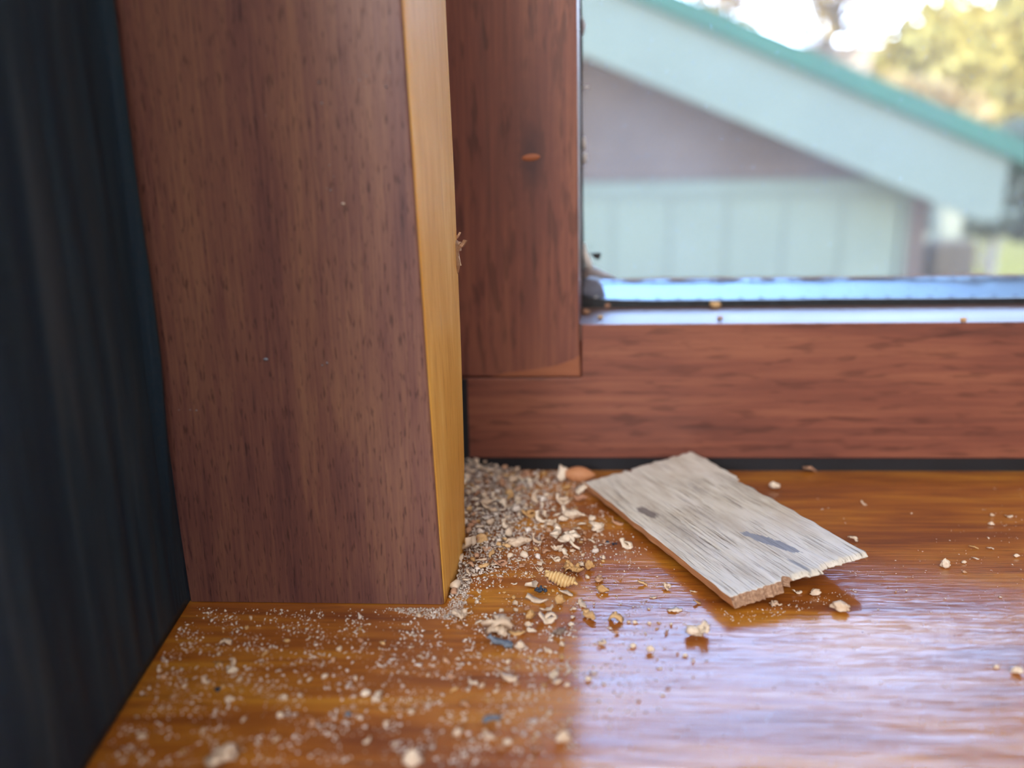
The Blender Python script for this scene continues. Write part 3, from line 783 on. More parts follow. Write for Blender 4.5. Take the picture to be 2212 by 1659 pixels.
# --- individually recognisable crumbs and curls: x, y(base), size, kind, material, rotation, label
SP = [
 (1075, 1372, 74, 'clump', 'a', .1, 'broad heap of pale flakes right above the blue grey flake'),
 (1117, 1370, 42, 'flake', 'g', -.1, 'hooked cream flake with an amber tip right of the flake heap'),
 (1070, 1345, 24, 'flake', 'a', 1.4, 'upright white flake rising from the pale flake heap'),
 (1272, 1336, 46, 'roll', 'g', -.9, 'cream barrel shaped crumb right below the ridged amber curl'),
 (1258, 1308, 34, 'flake', 'a', -1.2, 'thin pale flake propped on the cream barrel shaped crumb'),
 (1301, 1280, 32, 'crumb', 'g', -.3, 'squarish cream crumb right of the ridged amber curl'),
 (1331, 1342, 34, 'curl', 'g', -.4, 'bent cream crumb on the mirrored sky right of the barrel shaped crumb'),
 (1358, 1345, 10, 'crumb', 'a', 0, 'left one of two tiny crumbs right of the bent cream crumb'),
 (1372, 1346, 13, 'crumb', 'a', 0, 'right one of two tiny crumbs right of the bent cream crumb'),
 (1508, 1376, 58, 'clump', 'a', .1, 'cream cluster of flakes standing alone in front of the large chip'),
 (1813, 1320, 42, 'crumb', 'a', -.4, 'large cream crumb below the right half of the large chip'),
 (1760, 1286, 27, 'crumb', 'a', .2, 'rounded cream crumb in the chip shade right of the chip corner'),
 (1722, 1282, 24, 'flake', 'a', .1, 'flat pale flake in the chip shade beside the rounded crumb'),
 (1675, 1309, 26, 'clump', 'a', .2, 'small ragged shred in the shade under the chip corner'),
 (1498, 1279, 17, 'flake', 'a', -.2, 'little pale flake against the lower left edge of the large chip'),
 (1506, 1305, 17, 'flake', 'g', .1, 'tiny tan flake below the left edge of the large chip'),
 (1458, 1320, 34, 'flake', 'a', .2, 'slender arched flake between the flake cluster and the chip edge'),
 (1440, 1272, 24, 'clump', 'a', 0, 'tiny spiky shred left of the large chip on the mirrored sky'),
 (1388, 1264, 22, 'flake', 'g', .1, 'small bowl shaped tan flake left of the large chip'),
 (1412, 1292, 18, 'flake', 'a', .2, 'thin pale flake halfway between the squarish crumb and the chip'),
 (1145, 1117, 38, 'curl', 'g', .3, 'honey coloured curl at the right edge of the heap'),
 (1120, 1180, 62, 'roll', 'a', .25, 'long pinkish rolled shaving lying at the right edge of the heap'),
 (1100, 1174, 30, 'flake', 'g', .4, 'honey coloured flat flake at the left end of the rolled shaving'),
 (1222, 1178, 68, 'clump', 'a', -.1, 'large crumpled cluster of pale flakes right of the rolled shaving'),
 (1204, 1190, 30, 'clump', 'a', 0, 'smaller pale cluster just below the large crumpled cluster'),
 (1240, 1121, 60, 'roll', 'a', -.45, 'long pale flake slanting towards the chip left of its left edge'),
 (1216, 1126, 26, 'crumb', 'a', -.1, 'oval white crumb below the slanting pale flake'),
 (1190, 1134, 26, 'clump', 'a', 0, 'small spiky cluster left of the oval white crumb'),
 (1288, 1147, 36, 'clump', 'a', 0, 'pale spiky cluster between slanting flake and large chip'),
 (1333, 1133, 28, 'flake', 'p', -.3, 'pinkish flake lying against the left edge of the large chip'),
 (1353, 1182, 34, 'curl', 'a', -.8, 'twisted cream curl close to the left edge of the large chip'),
 (1240, 1235, 56, 'clump', 'g', -.5, 'twisted honey cream shred above the ridged amber curl'),
 (1275, 1232, 24, 'wedge', 'g', .1, 'golden wedge shaped crumb right of the twisted shred'),
 (1200, 1212, 24, 'curl', 'a', .2, 'double rolled cream crumb below the crumpled cluster'),
 (1237, 1193, 14, 'crumb', 'a', .1, 'tiny smooth oval crumb right of the crumpled cluster'),
 (1165, 1233, 20, 'curl', 'a', .3, 'ring shaped cream flake above the blue black grain cluster'),
 (1148, 1270, 44, 'flake', 'a', 1.1, 'forked pale shaving left of the blue black grain cluster'),
 (1160, 1300, 56, 'flake', 'a', -.45, 'broad pale shaving below the blue black grain cluster'),
 (1182, 1318, 40, 'flake', 'a', .8, 'straight pale splinter slanting below the broad shaving'),
 (1210, 1306, 24, 'wedge', 'g', .2, 'golden cup shaped crumb below the ridged amber curl'),
 (1222, 1287, 32, 'flake', 'a', .1, 'bow shaped pale flake between amber curl and golden cup crumb'),
 (1146, 1338, 28, 'wedge', 'g', .9, 'cream triangular flake above right of the hooked flake'),
 (1184, 1343, 46, 'curl', 'a', .2, 'boot shaped cream flake below the golden cup shaped crumb'),
 (1233, 1351, 15, 'crumb', 'a', 0, 'round cream crumb right of the boot shaped flake'),
 (1148, 1366, 26, 'roll', 'a', -.4, 'small white rod right of the hooked cream flake'),
 (1141, 1353, 20, 'crumb', 'a', -.2, 'flat oval crumb above the small white rod'),
 (996, 1338, 46, 'clump', 'a', -.1, 'pale clustered flakes in front of the casing corner'),
 (1082, 1222, 34, 'curl', 'p', .5, 'large pink tinged curl at the lower edge of the heap'),
 (1040, 1180, 34, 'wedge', 'g', .6, 'light tan chunk in the middle of the heap'),
 (1056, 1192, 30, 'roll', 'p', .1, 'pinkish rod lying across the lower heap'),
 (1020, 1245, 26, 'flake', 'a', .2, 'pale flat flake at the foot of the heap near the casing'),
 (1214, 1040, 42, 'wedge', 'a', 1.2, 'blurry pale standing flake left of the orange brown kernel'),
 (1262, 1066, 40, 'curl', 'a', .3, 'pale curl under the left corner of the large chip'),
 (1254, 1082, 36, 'roll', 'p', -.1, 'pinkish rod left of the large chip below its back left corner'),
 (1216, 1088, 32, 'curl', 'a', .2, 'bright curled flake between the heap and the large chip'),
 (1093, 1052, 34, 'curl', 'p', 0, 'blurry arched pink flake in the back part of the heap'),
 (1138, 1034, 36, 'roll', 'p', .05, 'blurry pink rod at the back of the heap'),
 (1400, 987, 44, 'roll', 'a', -.9, 'blurry pale shaving sticking up behind the back edge of the large chip'),
 (1673, 1056, 26, 'crumb', 'a', 0, 'blurry white crumb behind the large chip at the right'),
 (1749, 1020, 32, 'flake', 'p', 0, 'blurry tan flake at the dark gap behind the large chip'),
 (1842, 1170, 24, 'curl', 'a', -.3, 'small pale curl peeking out behind the right corner of the chip'),
 (1866, 1090, 14, 'flake', 'a', -.8, 'tiny pale flake on the orange sill right of the chip'),
 (2042, 1226, 24, 'wedge', 'a', .1, 'cream nugget on the sill right of the large chip'),
 (2082, 1217, 12, 'crumb', 'a', .1, 'tiny oval crumb right of the cream nugget'),
 (2083, 1238, 11, 'crumb', 'p', -.5, 'tiny dark tan crumb below the oval crumb right of the nugget'),
 (2106, 1209, 17, 'flake', 'a', -1., 'slim pale flake right of and above the cream nugget'),
 (2103, 1185, 20, 'flake', 'g', -.2, 'slim tan splinter above the cream nugget'),
 (2139, 1187, 18, 'flake', 'a', .2, 'pale shred right of the slim tan splinter'),
 (2196, 1204, 16, 'crumb', 'a', 0, 'pale crumb at the right edge level with the cream nugget'),
 (2141, 1134, 15, 'crumb', 'a', -.3, 'white oval crumb at far right on the orange sill'),
 (2143, 1116, 10, 'crumb', 'a', -.3, 'tiny crumb above the white oval crumb at far right'),
 (2178, 1117, 18, 'flake', 'a', -.3, 'short pale splinter at far right on the orange sill'),
 (1300, 1393, 22, 'clump', 'a', .2, 'small pale tepee of splinters on the mirrored sky'),
 (1331, 1369, 14, 'crumb', 'p', 0, 'small tan crumb above right of the splinter tepee'),
 (1367, 1398, 18, 'crumb', 'a', .1, 'flat cream crumb right of the splinter tepee'),
 (1405, 1410, 18, 'wedge', 'a', 0, 'cone shaped cream crumb right of the flat cream crumb'),
 (1480, 1418, 13, 'crumb', 'a', .3, 'upper one of two tiny whitish crumbs below the flake cluster'),
 (1497, 1430, 12, 'crumb', 'a', .9, 'lower one of two tiny whitish crumbs below the flake cluster'),
 (1424, 1445, 14, 'flake', 'a', .2, 'thin dark edged flake lower left of the whitish crumb pair'),
 (2196, 1454, 26, 'crumb', 'a', -.1, 'blurry cream crumb at the right edge of the picture'),
 (2152, 1443, 14, 'crumb', 'a', -.1, 'blurry tiny crumb left of the one at the right edge'),
 (1217, 1604, 38, 'wedge', 'a', .3, 'largest blurry cream crumb near the bottom edge'),
 (1057, 1597, 36, 'roll', 'a', -.6, 'blurry pale rod near the bottom edge'),
 (1096, 1608, 20, 'crumb', 'a', -.2, 'blurry round crumb right of the pale rod'),
 (480, 1652, 70, 'clump', 'a', .5, 'blurry tangled pale curl at the bottom left edge'),
 (893, 1656, 44, 'wedge', 'a', .1, 'blurry cream chunk cut by the bottom edge'),
 (989, 1588, 26, 'crumb', 'a', .5, 'blurry white chunk left of the pale rod'),
 (790, 1503, 22, 'crumb', 'a', .2, 'white crumb on the front sill below the casing'),
 (815, 1515, 26, 'clump', 'a', 1, 'scraggly pale shred right of the white crumb on the front sill'),
 (488, 1392, 28, 'curl', 'a', .1, 'pale curl in the dark shade in front of the casing'),
 (502, 1453, 26, 'crumb', 'a', .2, 'pale oblong crumb in front of the casing near the black panel'),
 (498, 1515, 24, 'crumb', 'a', .1, 'pale crumb just below the dark blue crumb near the panel'),
 (403, 1518, 16, 'roll', 'p', 1.3, 'thin orange curl near the base of the black panel'),
 (612, 1510, 22, 'curl', 'a', -.5, 'pale bent crumb on the left front sill'),
 (606, 1548, 18, 'crumb', 'a', 0, 'pale crumb below the bent one on the left front sill'),
 (702, 1465, 18, 'crumb', 'a', .8, 'white pebble like crumb in front of the middle of the casing'),
 (1098, 1432, 16, 'crumb', 'a', .7, 'small oblong crumb under the blue grey flake'),
 (1185, 1410, 24, 'roll', 'a', -.5, 'short cream rod below the grey brown ragged flake'),
 (1124, 1404, 22, 'wedge', 'a', .2, 'pale triangular crumb right of the blue grey flake'),
 (1205, 1477, 27, 'roll', 'a', .5, 'slanted white rod on the edge of the mirrored sky'),
 (1194, 1462, 24, 'clump', 'a', 1., 'upright pale shred above the slanted white rod'),
 (1226, 1483, 16, 'crumb', 'a', .1, 'white block shaped crumb right of the slanted rod'),
 (1096, 1468, 44, 'flake', 'a', -.2, 'long thin tan splinter on the front sill'),
 (1022, 1478, 22, 'clump', 'a', 0, 'greyish small cluster left of the thin tan splinter'),
 (1270, 1470, 18, 'crumb', 'a', 0, 'white flat crumb on the mirrored sky right of the slanted rod'),
 (1280, 1456, 18, 'flake', 'a', -.5, 'whitish shred above the white flat crumb'),
]
mats = {'a': M_crumb, 'g': M_crumb2, 'p': M_pink}
def shape(kind, r):
    if kind == 'flake': return flake(r, 1, r.uniform(.3, .5), r.uniform(.7, 1.6), 7, .09)
    if kind == 'curl':
        return join([flake(r, 1, .5, 2.3, 9, .1, .5), tuple([flake(r, .6, .3, 2., 5, .1)[0]+np.array([.12, .1, .05]), flake(r, .6, .3, 2., 5, .1)[1]])])
    if kind == 'roll':
        V, Fc = crumb(r, 3, .28, (1, .40, .40), 1.5); V2, F2 = flake(r, .5, .25, 1.6, 5, .07); V3, F3 = flake(r, .45, .3, 1.6, 5, .07)
        return join([(V, Fc), (V2+np.array([-.35, .05, .12]), F2), (V3+np.array([.38, -.03, .05]), F3)])
    if kind == 'crumb':
        V, Fc = crumb(r, 3, .5, (1, .62, .55), 1.6); V2, F2 = flake(r, .5, .25, 1.2, 4, .08)
        return join([(V, Fc), (rot(V2, r)+np.array([r.uniform(-.25, .25), 0, .12]), F2)])
    if kind == 'wedge':
        V, Fc = crumb(r, 3, .4, (.9, .6, .8), 1.6); V = V.copy(); V[:, :2] *= (1-.75*np.clip(V[:, 2:3]+.25, 0, 1)); V2, F2 = flake(r, .6, .3, 1.4, 5, .08)
        return join([(V, Fc), (V2+np.array([.2, 0, -.1]), F2)])
    return clump(r, 9, .42)
for i, (px, py, sz, kd, mt, rz, lb) in enumerate(SP):
    nm = {'clump': 'flake_cluster', 'crumb': 'wood_crumb', 'wedge': 'wood_crumb'}.get(kd, 'wood_shaving')
    zz = 0.0
    put(nm, px, py, sz, shape(kd, random.Random(100+i)), mats[mt], lb, nm.split('_')[-1] if nm != 'flake_cluster' else 'cluster', rotz=rz, z=zz)

# ------------------------------------------------------------------ frass: repeats in groups (each crumb its own object)
protos = []; kinds = []
pr_ = random.Random(42)
for k in range(26):
    kd = pr_.choice(('flake', 'flake', 'flake', 'curl', 'small', 'clus', 'small'))
    if kd == 'flake': VF = flake(pr_, 1, pr_.uniform(.3, .6), pr_.uniform(.8, 2.2), 5, .12)
    elif kd == 'curl': VF = flake(pr_, 1, .45, 2.5, 7, .12)
    elif kd == 'clus': VF = clump(pr_, 4, .3)
    else: VF = crumb(pr_, 2, .5, (1, .7, .55), 1.6)
    kinds.append('wood_crumb' if kd in ('small', 'clus') else 'wood_shaving')
    mt = pr_.choice((M_crumb, M_crumb, M_dust, M_crumb2, M_pink)) if k % 3 else M_crumb
    protos.append(mk(kinds[-1], VF, mt, 1.0))
def inpoly(x, y, P):
    c = False; j = len(P)-1
    for i in range(len(P)):
        if (P[i][1] > y) != (P[j][1] > y) and x < (P[j][0]-P[i][0])*(y-P[i][1])/(P[j][1]-P[i][1])+P[i][0]: c = not c
        j = i
    return c
def G(pts): return [tuple(at(x, y, z=0).xy) for x, y in pts]     # ground polygons
heap_core = G([(940, 1012), (1110, 1012), (1160, 1040), (1130, 1080), (1150, 1100), (1110, 1140), (1112, 1170), (1085, 1200), (1075, 1230), (1025, 1250), (1000, 1285), (974, 1300), (950, 1240), (940, 1180), (930, 1100)])
heap_wide = G([(950, 1008), (1270, 1010), (1250, 1060), (1190, 1090), (1180, 1140), (1160, 1200), (1100, 1240), (1050, 1280), (1000, 1320), (974, 1305), (990, 1200), (1006, 1100)])
chip_poly = [tuple(v.xy) for v in (A, Bp, Cc, D)]
used = []
XC1 = xr(.001)
def blocked(x, y):
    if y > YF-.0015: return True
    if YC-.0006 < y < YB+.0006 and x < (xb(.01) if y > YB-.006 else XC1+(xb(.01)-XC1)*(y-YC)/(YB-.006-YC))+.0007: return True
    q = (Vector((x, y, 0))-pb).dot(nrmP)
    return q < .0015
def scatter(poly_px, n, smin, smax, label, group, mindist=.55, pick=None, zf=None, avoid_chip=True, rs=1):
    r = random.Random(rs); P = G(poly_px) if isinstance(poly_px[0][0], int) else poly_px
    x0, x1 = min(p[0] for p in P), max(p[0] for p in P); y0, y1 = min(p[1] for p in P), max(p[1] for p in P)
    k = 0; tries = 0
    while k < n and tries < 20000:
        tries += 1; x, y = r.uniform(x0, x1), r.uniform(y0, y1)
        if not inpoly(x, y, P) or blocked(x, y): continue
        if avoid_chip and inpoly(x, y, chip_poly): continue
        s = r.uniform(smin, smax)
        if any((x-a)**2+(y-b)**2 < ((s+c)*mindist)**2 for a, b, c in used): continue
        used.append((x, y, s)); k += 1
        qi = r.randrange(len(protos)); o = bpy.data.objects.new(kinds[qi], protos[qi]); COL.objects.link(o)
        o.location = (x, y, (zf(x, y) if zf else 0)); o.scale = (s, s, s*r.uniform(.8, 1.2)); o.rotation_euler = (0, 0, r.uniform(0, 6.28))
        tag(o, label, 'wood crumb', group)
    return k
for s in SP:
    p = at(s[0], s[1], z=0); used.append((p.x, p.y, px2m(s[0], s[1], s[2])*.8))
def heap_h(x, y):
    """height of the heap: against the casing and in the back corner"""
    if not inpoly(x, y, heap_core): return 0
    d = x-(XC1+(xb(.01)-XC1)*(y-YC)/(YB-YC)); t = max(0, 1-d/.016)
    return .0030*t*min(1, max(.15, (y-YC)/.03))
scatter(heap_core, 200, .0017, .0040, 'pale curled crumb in the thick heap between casing side and window rail', 'crumbs of the heap beside the casing', .34, zf=heap_h, rs=3)
scatter([(1100, 1012), (1270, 1008), (1262, 1100), (1310, 1160), (1300, 1260), (1190, 1240), (1110, 1260), (1100, 1200), (1160, 1120)], 115, .0012, .0034, 'small pale crumb on the orange sill between the heap and the large chip', 'crumbs between heap and chip', .5, rs=4)
scatter([(985, 1300), (1100, 1240), (1250, 1260), (1240, 1400), (1230, 1500), (1235, 1640), (990, 1640), (970, 1400)], 60, .0009, .0021, 'small pale crumb scattered on the orange sill in front of the casing corner', 'crumbs in front of the casing corner', .6, rs=5)
scatter([(430, 1335), (960, 1330), (975, 1640), (240, 1640), (300, 1500)], 75, .0008, .0019, 'small whitish crumb scattered on the sill in front of the dark casing', 'crumbs in front of the dark casing', .6, rs=6)
scatter([(1260, 1200), (1420, 1200), (1560, 1360), (1500, 1500), (1270, 1600)], 30, .0006, .0012, 'tiny pale crumb on the mirrored sky left of the chip', 'crumbs on the mirrored sky', .8, rs=7)
scatter([(1680, 1050), (2200, 1040), (2200, 1300), (1900, 1300), (1900, 1180)], 16, .0006, .0012, 'tiny pale crumb on the sill to the right of the large chip', 'crumbs right of the large chip', .8, rs=8)
# crumbs on the glazing ledge
def led(px, py):
    p = at(px, py, y=YF+.014)
    for _ in range(12):
        zz = ztop+(ledge_b-ztop)*(p.y-YF)/(YG-YF); d = p-C0; t = (zz-C0.z)/d.z; p = C0+d*t
    return p
for px, py, sz, lb in [(1544, 664, 26, 'orange tan crumb on the glazing ledge against the black gasket'), (1556, 690, 14, 'tiny brown curl on the glazing ledge below the orange tan crumb'), (1312, 664, 17, 'pinkish white crumb on the glazing ledge near the pane corner'), (1297, 688, 13, 'yellowish crumb at the front of the glazing ledge near its left end'), (1266, 678, 20, 'flat tan flake at the left end of the glazing ledge'), (2080, 696, 16, 'tan crumb on the glazing ledge at far right'), (1680, 658, 14, 'faint whitish crumb on the ledge against the gasket')]:
    p = led(px, py); m = mk('wood_crumb', crumb(random.Random(px), 2, .5, (1, .7, .6)), M_crumb2 if px in (1544, 1297, 2080) else M_pink, sz/F*(p-C0).dot(fw))
    o = bpy.data.objects.new('wood_crumb', m); COL.objects.link(o); o.location = p+Vector((0, 0, -.0001)); tag(o, lb, 'crumb')

# ------------------------------------------------------------------ frass: dust nobody could count
def dust(name, pts, sizes, mat, label, cat):
    """many tiny faceted grains in one mesh"""
    n = len(pts); base = np.array([(1, 0, 0), (-.6, .8, 0), (-.5, -.8, .1), (.1, .1, 1), (0, -.1, -.55)], float)*.5
    fcs = np.array([(0, 1, 3), (1, 2, 3), (2, 0, 3), (1, 0, 4), (2, 1, 4), (0, 2, 4)])
    g = np.random.RandomState(5)
    an = g.uniform(0, 6.28, n); st = g.uniform(.6, 1.7, (n, 3)); st[:, 2] *= .7
    jit = g.uniform(-.22, .22, (n, 5, 3))
    V = (base[None]+jit)*st[:, None, :]; c, s = np.cos(an)[:, None], np.sin(an)[:, None]
    X = V[:, :, 0]*c-V[:, :, 1]*s; Y = V[:, :, 0]*s+V[:, :, 1]*c; Z = V[:, :, 2]-V[:, :, 2].min(1)[:, None]*.8
    V = np.stack([X, Y, Z], -1)*sizes[:, None, None]+pts[:, None, :]
    Fa = (fcs[None]+np.arange(n)[:, None, None]*5).reshape(-1, 3)
    m = bpy.data.meshes.new(name); m.vertices.add(n*5); m.vertices.foreach_set('co', V.reshape(-1)); m.loops.add(len(Fa)*3); m.loops.foreach_set('vertex_index', Fa.reshape(-1))
    m.polygons.add(len(Fa)); m.polygons.foreach_set('loop_start', np.arange(len(Fa))*3); m.polygons.foreach_set('loop_total', np.full(len(Fa), 3)); m.update(calc_edges=True); m.validate()
    m.materials.append(mat); o = bpy.data.objects.new(name, m); COL.objects.link(o)
    return tag(o, label, cat, kind='stuff')
g = np.random.RandomState(12)
def sample(poly, n, smin, smax, zf=None, chipskip=True, pw=1.6, dens=None):
    P = G(poly) if isinstance(poly[0][0], int) else poly
    x0, x1 = min(p[0] for p in P), max(p[0] for p in P); y0, y1 = min(p[1] for p in P), max(p[1] for p in P)
    out = []; sz = []; tries = 0
    while len(out) < n and tries < n*30:
        tries += 1; x, y = g.uniform(x0, x1), g.uniform(y0, y1)
        if dens and g.uniform() > dens(x, y): continue
        if not inpoly(x, y, P) or blocked(x, y): continue
        if chipskip and inpoly(x, y, chip_poly): continue
        out.append((x, y, (zf(x, y)*g.uniform(.2, 1) if zf else 0))); sz.append(smin+(smax-smin)*g.uniform()**pw)
    return out, sz
P1, S1 = sample(heap_core, 3800, .0004, .0012, heap_h, pw=1.3)
P2, S2 = sample(heap_wide, 1900, .0004, .0011)
foot = G([(830, 1314), (960, 1314), (985, 1285), (990, 1215), (1022, 1220), (1012, 1290), (985, 1340), (905, 1334), (840, 1318)])
P3, S3 = sample(foot, 1300, .0002, .0006)
tag_ = dust('sawdust_heap', np.array(P1+P2+P3), np.array(S1+S2+S3), M_dust, 'fine pale sawdust heaped on the sill against the casing side', 'sawdust')
def clumpy(x, y): return min(1, max(.08, .5+1.6*noise.noise(Vector((x*160, y*160, 3)))))
P4, S4 = sample([(415, 1312), (960, 1320), (1250, 1330), (1250, 1659), (190, 1659)], 3600, .00018, .00085, dens=clumpy, pw=2.4)
P5, S5 = sample([(985, 1200), (1300, 1150), (1500, 1330), (1450, 1500), (1250, 1659), (980, 1400)], 1600, .00016, .0006, dens=clumpy, pw=2.4)
P6, S6 = sample([(1150, 1030), (1262, 1030), (1420, 1190), (1300, 1240), (1100, 1250)], 900, .00018, .0006, dens=clumpy, pw=2)
P7, S7 = sample([(1400, 1200), (1900, 1230), (2212, 1050), (2212, 1659), (1300, 1659)], 420, .00016, .00045, dens=clumpy, pw=2)
P8, S8 = sample([(1600, 1250), (1860, 1230), (1850, 1290), (1600, 1350), (1560, 1330)], 160, .00018, .0005)
dust('sawdust', np.array(P4+P5+P6+P7+P8), np.array(S4+S5+S6+S7+S8), M_dust, 'fine pale dust and tiny grains strewn over the orange sill', 'sawdust')
# specks clinging to the casing front
pts = []
gg = random.Random(8)
for px, py in [(785, 160), (792, 165), (778, 175), (790, 190), (758, 178), (841, 158), (835, 188), (690, 180), (696, 225), (712, 358), (722, 382), (706, 408), (697, 790), (708, 786), (715, 412), (690, 5), (575, 250), (388, 886), (412, 886), (425, 887)]:
    p = at(px, py, y=YC); pts.append((p.x, YC-.0002, p.z))
dust('dust_specks', np.array(pts), np.array([gg.uniform(.0003, .0006) for _ in pts]), M_grey, 'tiny grey specks clinging to the dark casing front', 'sawdust')

# ------------------------------------------------------------------ broken spot on the amber side
bp = at(982, 545, y=YB-.006)
sr2 = random.Random(21)
V = []; m_ = 9; n_ = 12
for i in range(m_+1):
    t = i/m_; c_ = at(981+9*t, 508+84*t, y=YB-.0068); w_ = .0015*sin(pi*min(1, max(0, t*.98+.01)))*(1+.25*sin(9*t))
    V += [(c_.x-.0001+cos(2*pi*k/n_)*w_*.75, c_.y+sin(2*pi*k/n_)*w_*1.2, c_.z) for k in range(n_)]
Fc = [(i*n_+k, i*n_+(k+1) % n_, (i+1)*n_+(k+1) % n_, (i+1)*n_+k) for i in range(m_) for k in range(n_)]+[tuple(range(n_)), tuple(range(m_*n_, m_*n_+n_))]
obj('torn_wood', V, Fc, frass_mat('broken_brown_wood', (.20, .11, .06), (.46, .30, .18)), cas, fix=True)['label'] = 'rough brown torn patch on the amber side'
def splinter(px, py, ln, wd, rz, curl, mat):
    p = at(px, py, y=YB-.0055)
    V, Fc = flake(sr2, 1, wd, curl, 6, .10, .4); V = V*np.array([ln, ln*1.3, ln*1.3])
    e = np.array(Matrix.Rotation(rz, 3, 'Y')); V = V @ e.T + np.array(p)
    o = obj('splinter', [tuple(v) for v in V], Fc, mat, cas, smooth=False, fix=True); o['label'] = 'torn pale wood splinter on the damaged spot'
M_torn = frass_mat('torn_pinkish_wood', (.34, .21, .14), (.56, .38, .26))
for a_ in [(977, 512, .0052, .35, -1.0, 1.6, M_torn), (984, 524, .005, .5, 1.2, 1.2, M_torn), (990, 535, .0055, .45, -1.1, .9, M_torn), (984, 548, .0065, .45, 1.5, .7, M_crumb),
           (989, 545, .005, .4, .9, 1.4, M_torn), (979, 562, .0042, .4, 1.7, .9, M_pink), (984, 583, .0032, .5, -.9, 1., M_dust), (974, 530, .006, .25, 1.45, .4, M_crumb), (982, 572, .003, .5, -.6, 1.1, M_crumb2)]:
    splinter(*a_)

# ------------------------------------------------------------------ outside
M_pgreen = plain('pale_green_paint', (.072, .082, .058), .6, .08, 2, .15)
M_door = plain('pale_mint_paint', (.080, .090, .062), .6, .05, 3, .15)
M_green = plain('green_metal_roof', (.010, .045, .025), .6, .08, 3, .15)
M_brown = plain('purple_brown_boards', (.050, .034, .025), .7, .12, 3, .15)
M_grass = plain('bright_grass', (.110, .080, .006), .95, .3, 1.5, .05)
M_tan = plain('tan_roof_tiles', (.28, .16, .07), .8, .1, 3, .1)
M_white = plain('cream_paint', (.22, .19, .11), .6, .05, 80, .05)
GZ = -2.1; YGa = 5.0
tag(box('ground', (-30, .9, GZ-.2), (45, 70, GZ), M_grass), 'bright green lawn outside the window', kind='structure')
gar = thing('garage', (0, YGa+3, GZ), 'blurry brown garage with pale green door and slanting pale green bargeboard outside the window', 'garage')
def gp(px, py, y=YGa): return at(px, py, y=y)
# bargeboard lines (pixel -> plane), the slope runs down to the right
t0, t1 = gp(1520, 60, YGa-.35), gp(2176, 338, YGa-.35)
sl_dir = (t1-t0).normalized()
ridge_t = t0-sl_dir*2.6
lo0, lo1 = gp(1269, 123, YGa-.35), gp(2046, 448, YGa-.35)
def zline(a, b, x): return a.z+(b.z-a.z)*(x-a.x)/(b.x-a.x)
xE = gp(2170, 400, YGa-.35).x; xR_ = ridge_t.x
bb = [Vector((xR_, YGa-.35, zline(lo0, lo1, xR_))), Vector((xE-.12, YGa-.35, zline(lo0, lo1, xE-.12))), Vector((xE, YGa-.35, zline(lo0, lo1, xE)+.05)), Vector((xE+.01, YGa-.35, zline(t0, t1, xE))), Vector((xR_, YGa-.35, zline(t0, t1, xR_)))]
prism('bargeboard', bb, [v+Vector((0, .04, 0)) for v in bb], M_pgreen, gar)
mir = lambda v: Vector((2*xR_-v.x, v.y, v.z))
bb2 = [mir(v) for v in bb][::-1]
prism('bargeboard', bb2, [v+Vector((0, .04, 0)) for v in bb2], M_pgreen, gar)
# roof sheets
g0, g1 = gp(1520, 14, YGa-.37), gp(2206, 302, YGa-.37)
def roof(s):
    xa, xb_ = xR_, xE+.22
    f_ = [Vector((xa, YGa-.40, zline(t0, t1, xa)-.01)), Vector((xb_, YGa-.40, zline(t0, t1, xb_)-.01)), Vector((xb_, YGa-.40, zline(g0, g1, xb_))), Vector((xa, YGa-.40, zline(g0, g1, xa)))]
    if s < 0: f_ = [mir(v) for v in f_][::-1]
    return prism('roof', f_, [v+Vector((0, 5.4, 0)) for v in f_], M_green, gar)
roof(1); roof(-1)
xw = gp(2006, 450).x
fr_ = [Vector((2*xR_-xw, YGa, GZ)), Vector((xw, YGa, GZ)), Vector((xw, YGa, zline(lo0, lo1, xw)+.25)), Vector((xR_, YGa, zline(lo0, lo1, xR_)+.3)), Vector((2*xR_-xw, YGa, zline(lo0, lo1, xw)+.25))]
prism('gable_wall', fr_, [v+Vector((0, 4.8, 0)) for v in fr_], M_brown, gar)
# horizontal weatherboards on the gable above the door
ztopd = gp(1600, 400).z; k = 0
z = ztopd+.04
while z < zline(lo0, lo1, xR_):
    xe = min(xw, lo0.x+(z-lo0.z)*(lo1.x-lo0.x)/(lo1.z-lo0.z)+.25)
    if xe > xR_+.1: box('weatherboard', (2*xR_-xe, YGa-.012-.004*(k % 2), z), (xe, YGa+.001, z+.125), M_brown, gar)
    z += .13; k += 1
# door with frame and panels
dxr = gp(1946, 500).x; dxl = gp(1150, 500).x-.9
box('door_frame', (dxl-.05, YGa-.05, ztopd-.07), (dxr+.02, YGa-.0131, ztopd+.03), M_pgreen, gar)
box('door_frame', (dxr-.02, YGa-.05, GZ+.01), (dxr+.02, YGa-.0131, ztopd-.071), M_pgreen, gar)
nd = 9
for i in range(nd):
    xa = dxl+(dxr-.03-dxl)*i/nd; box('door_panel', (xa+.006, YGa-.04, GZ+.01), (dxl+(dxr-.03-dxl)*(i+1)/nd-.006, YGa-.0131, ztopd-.075), M_door, gar)
box('door_backing', (dxl, YGa-.03, GZ+.01), (dxr-.03, YGa-.013, ztopd-.08), M_door, gar)
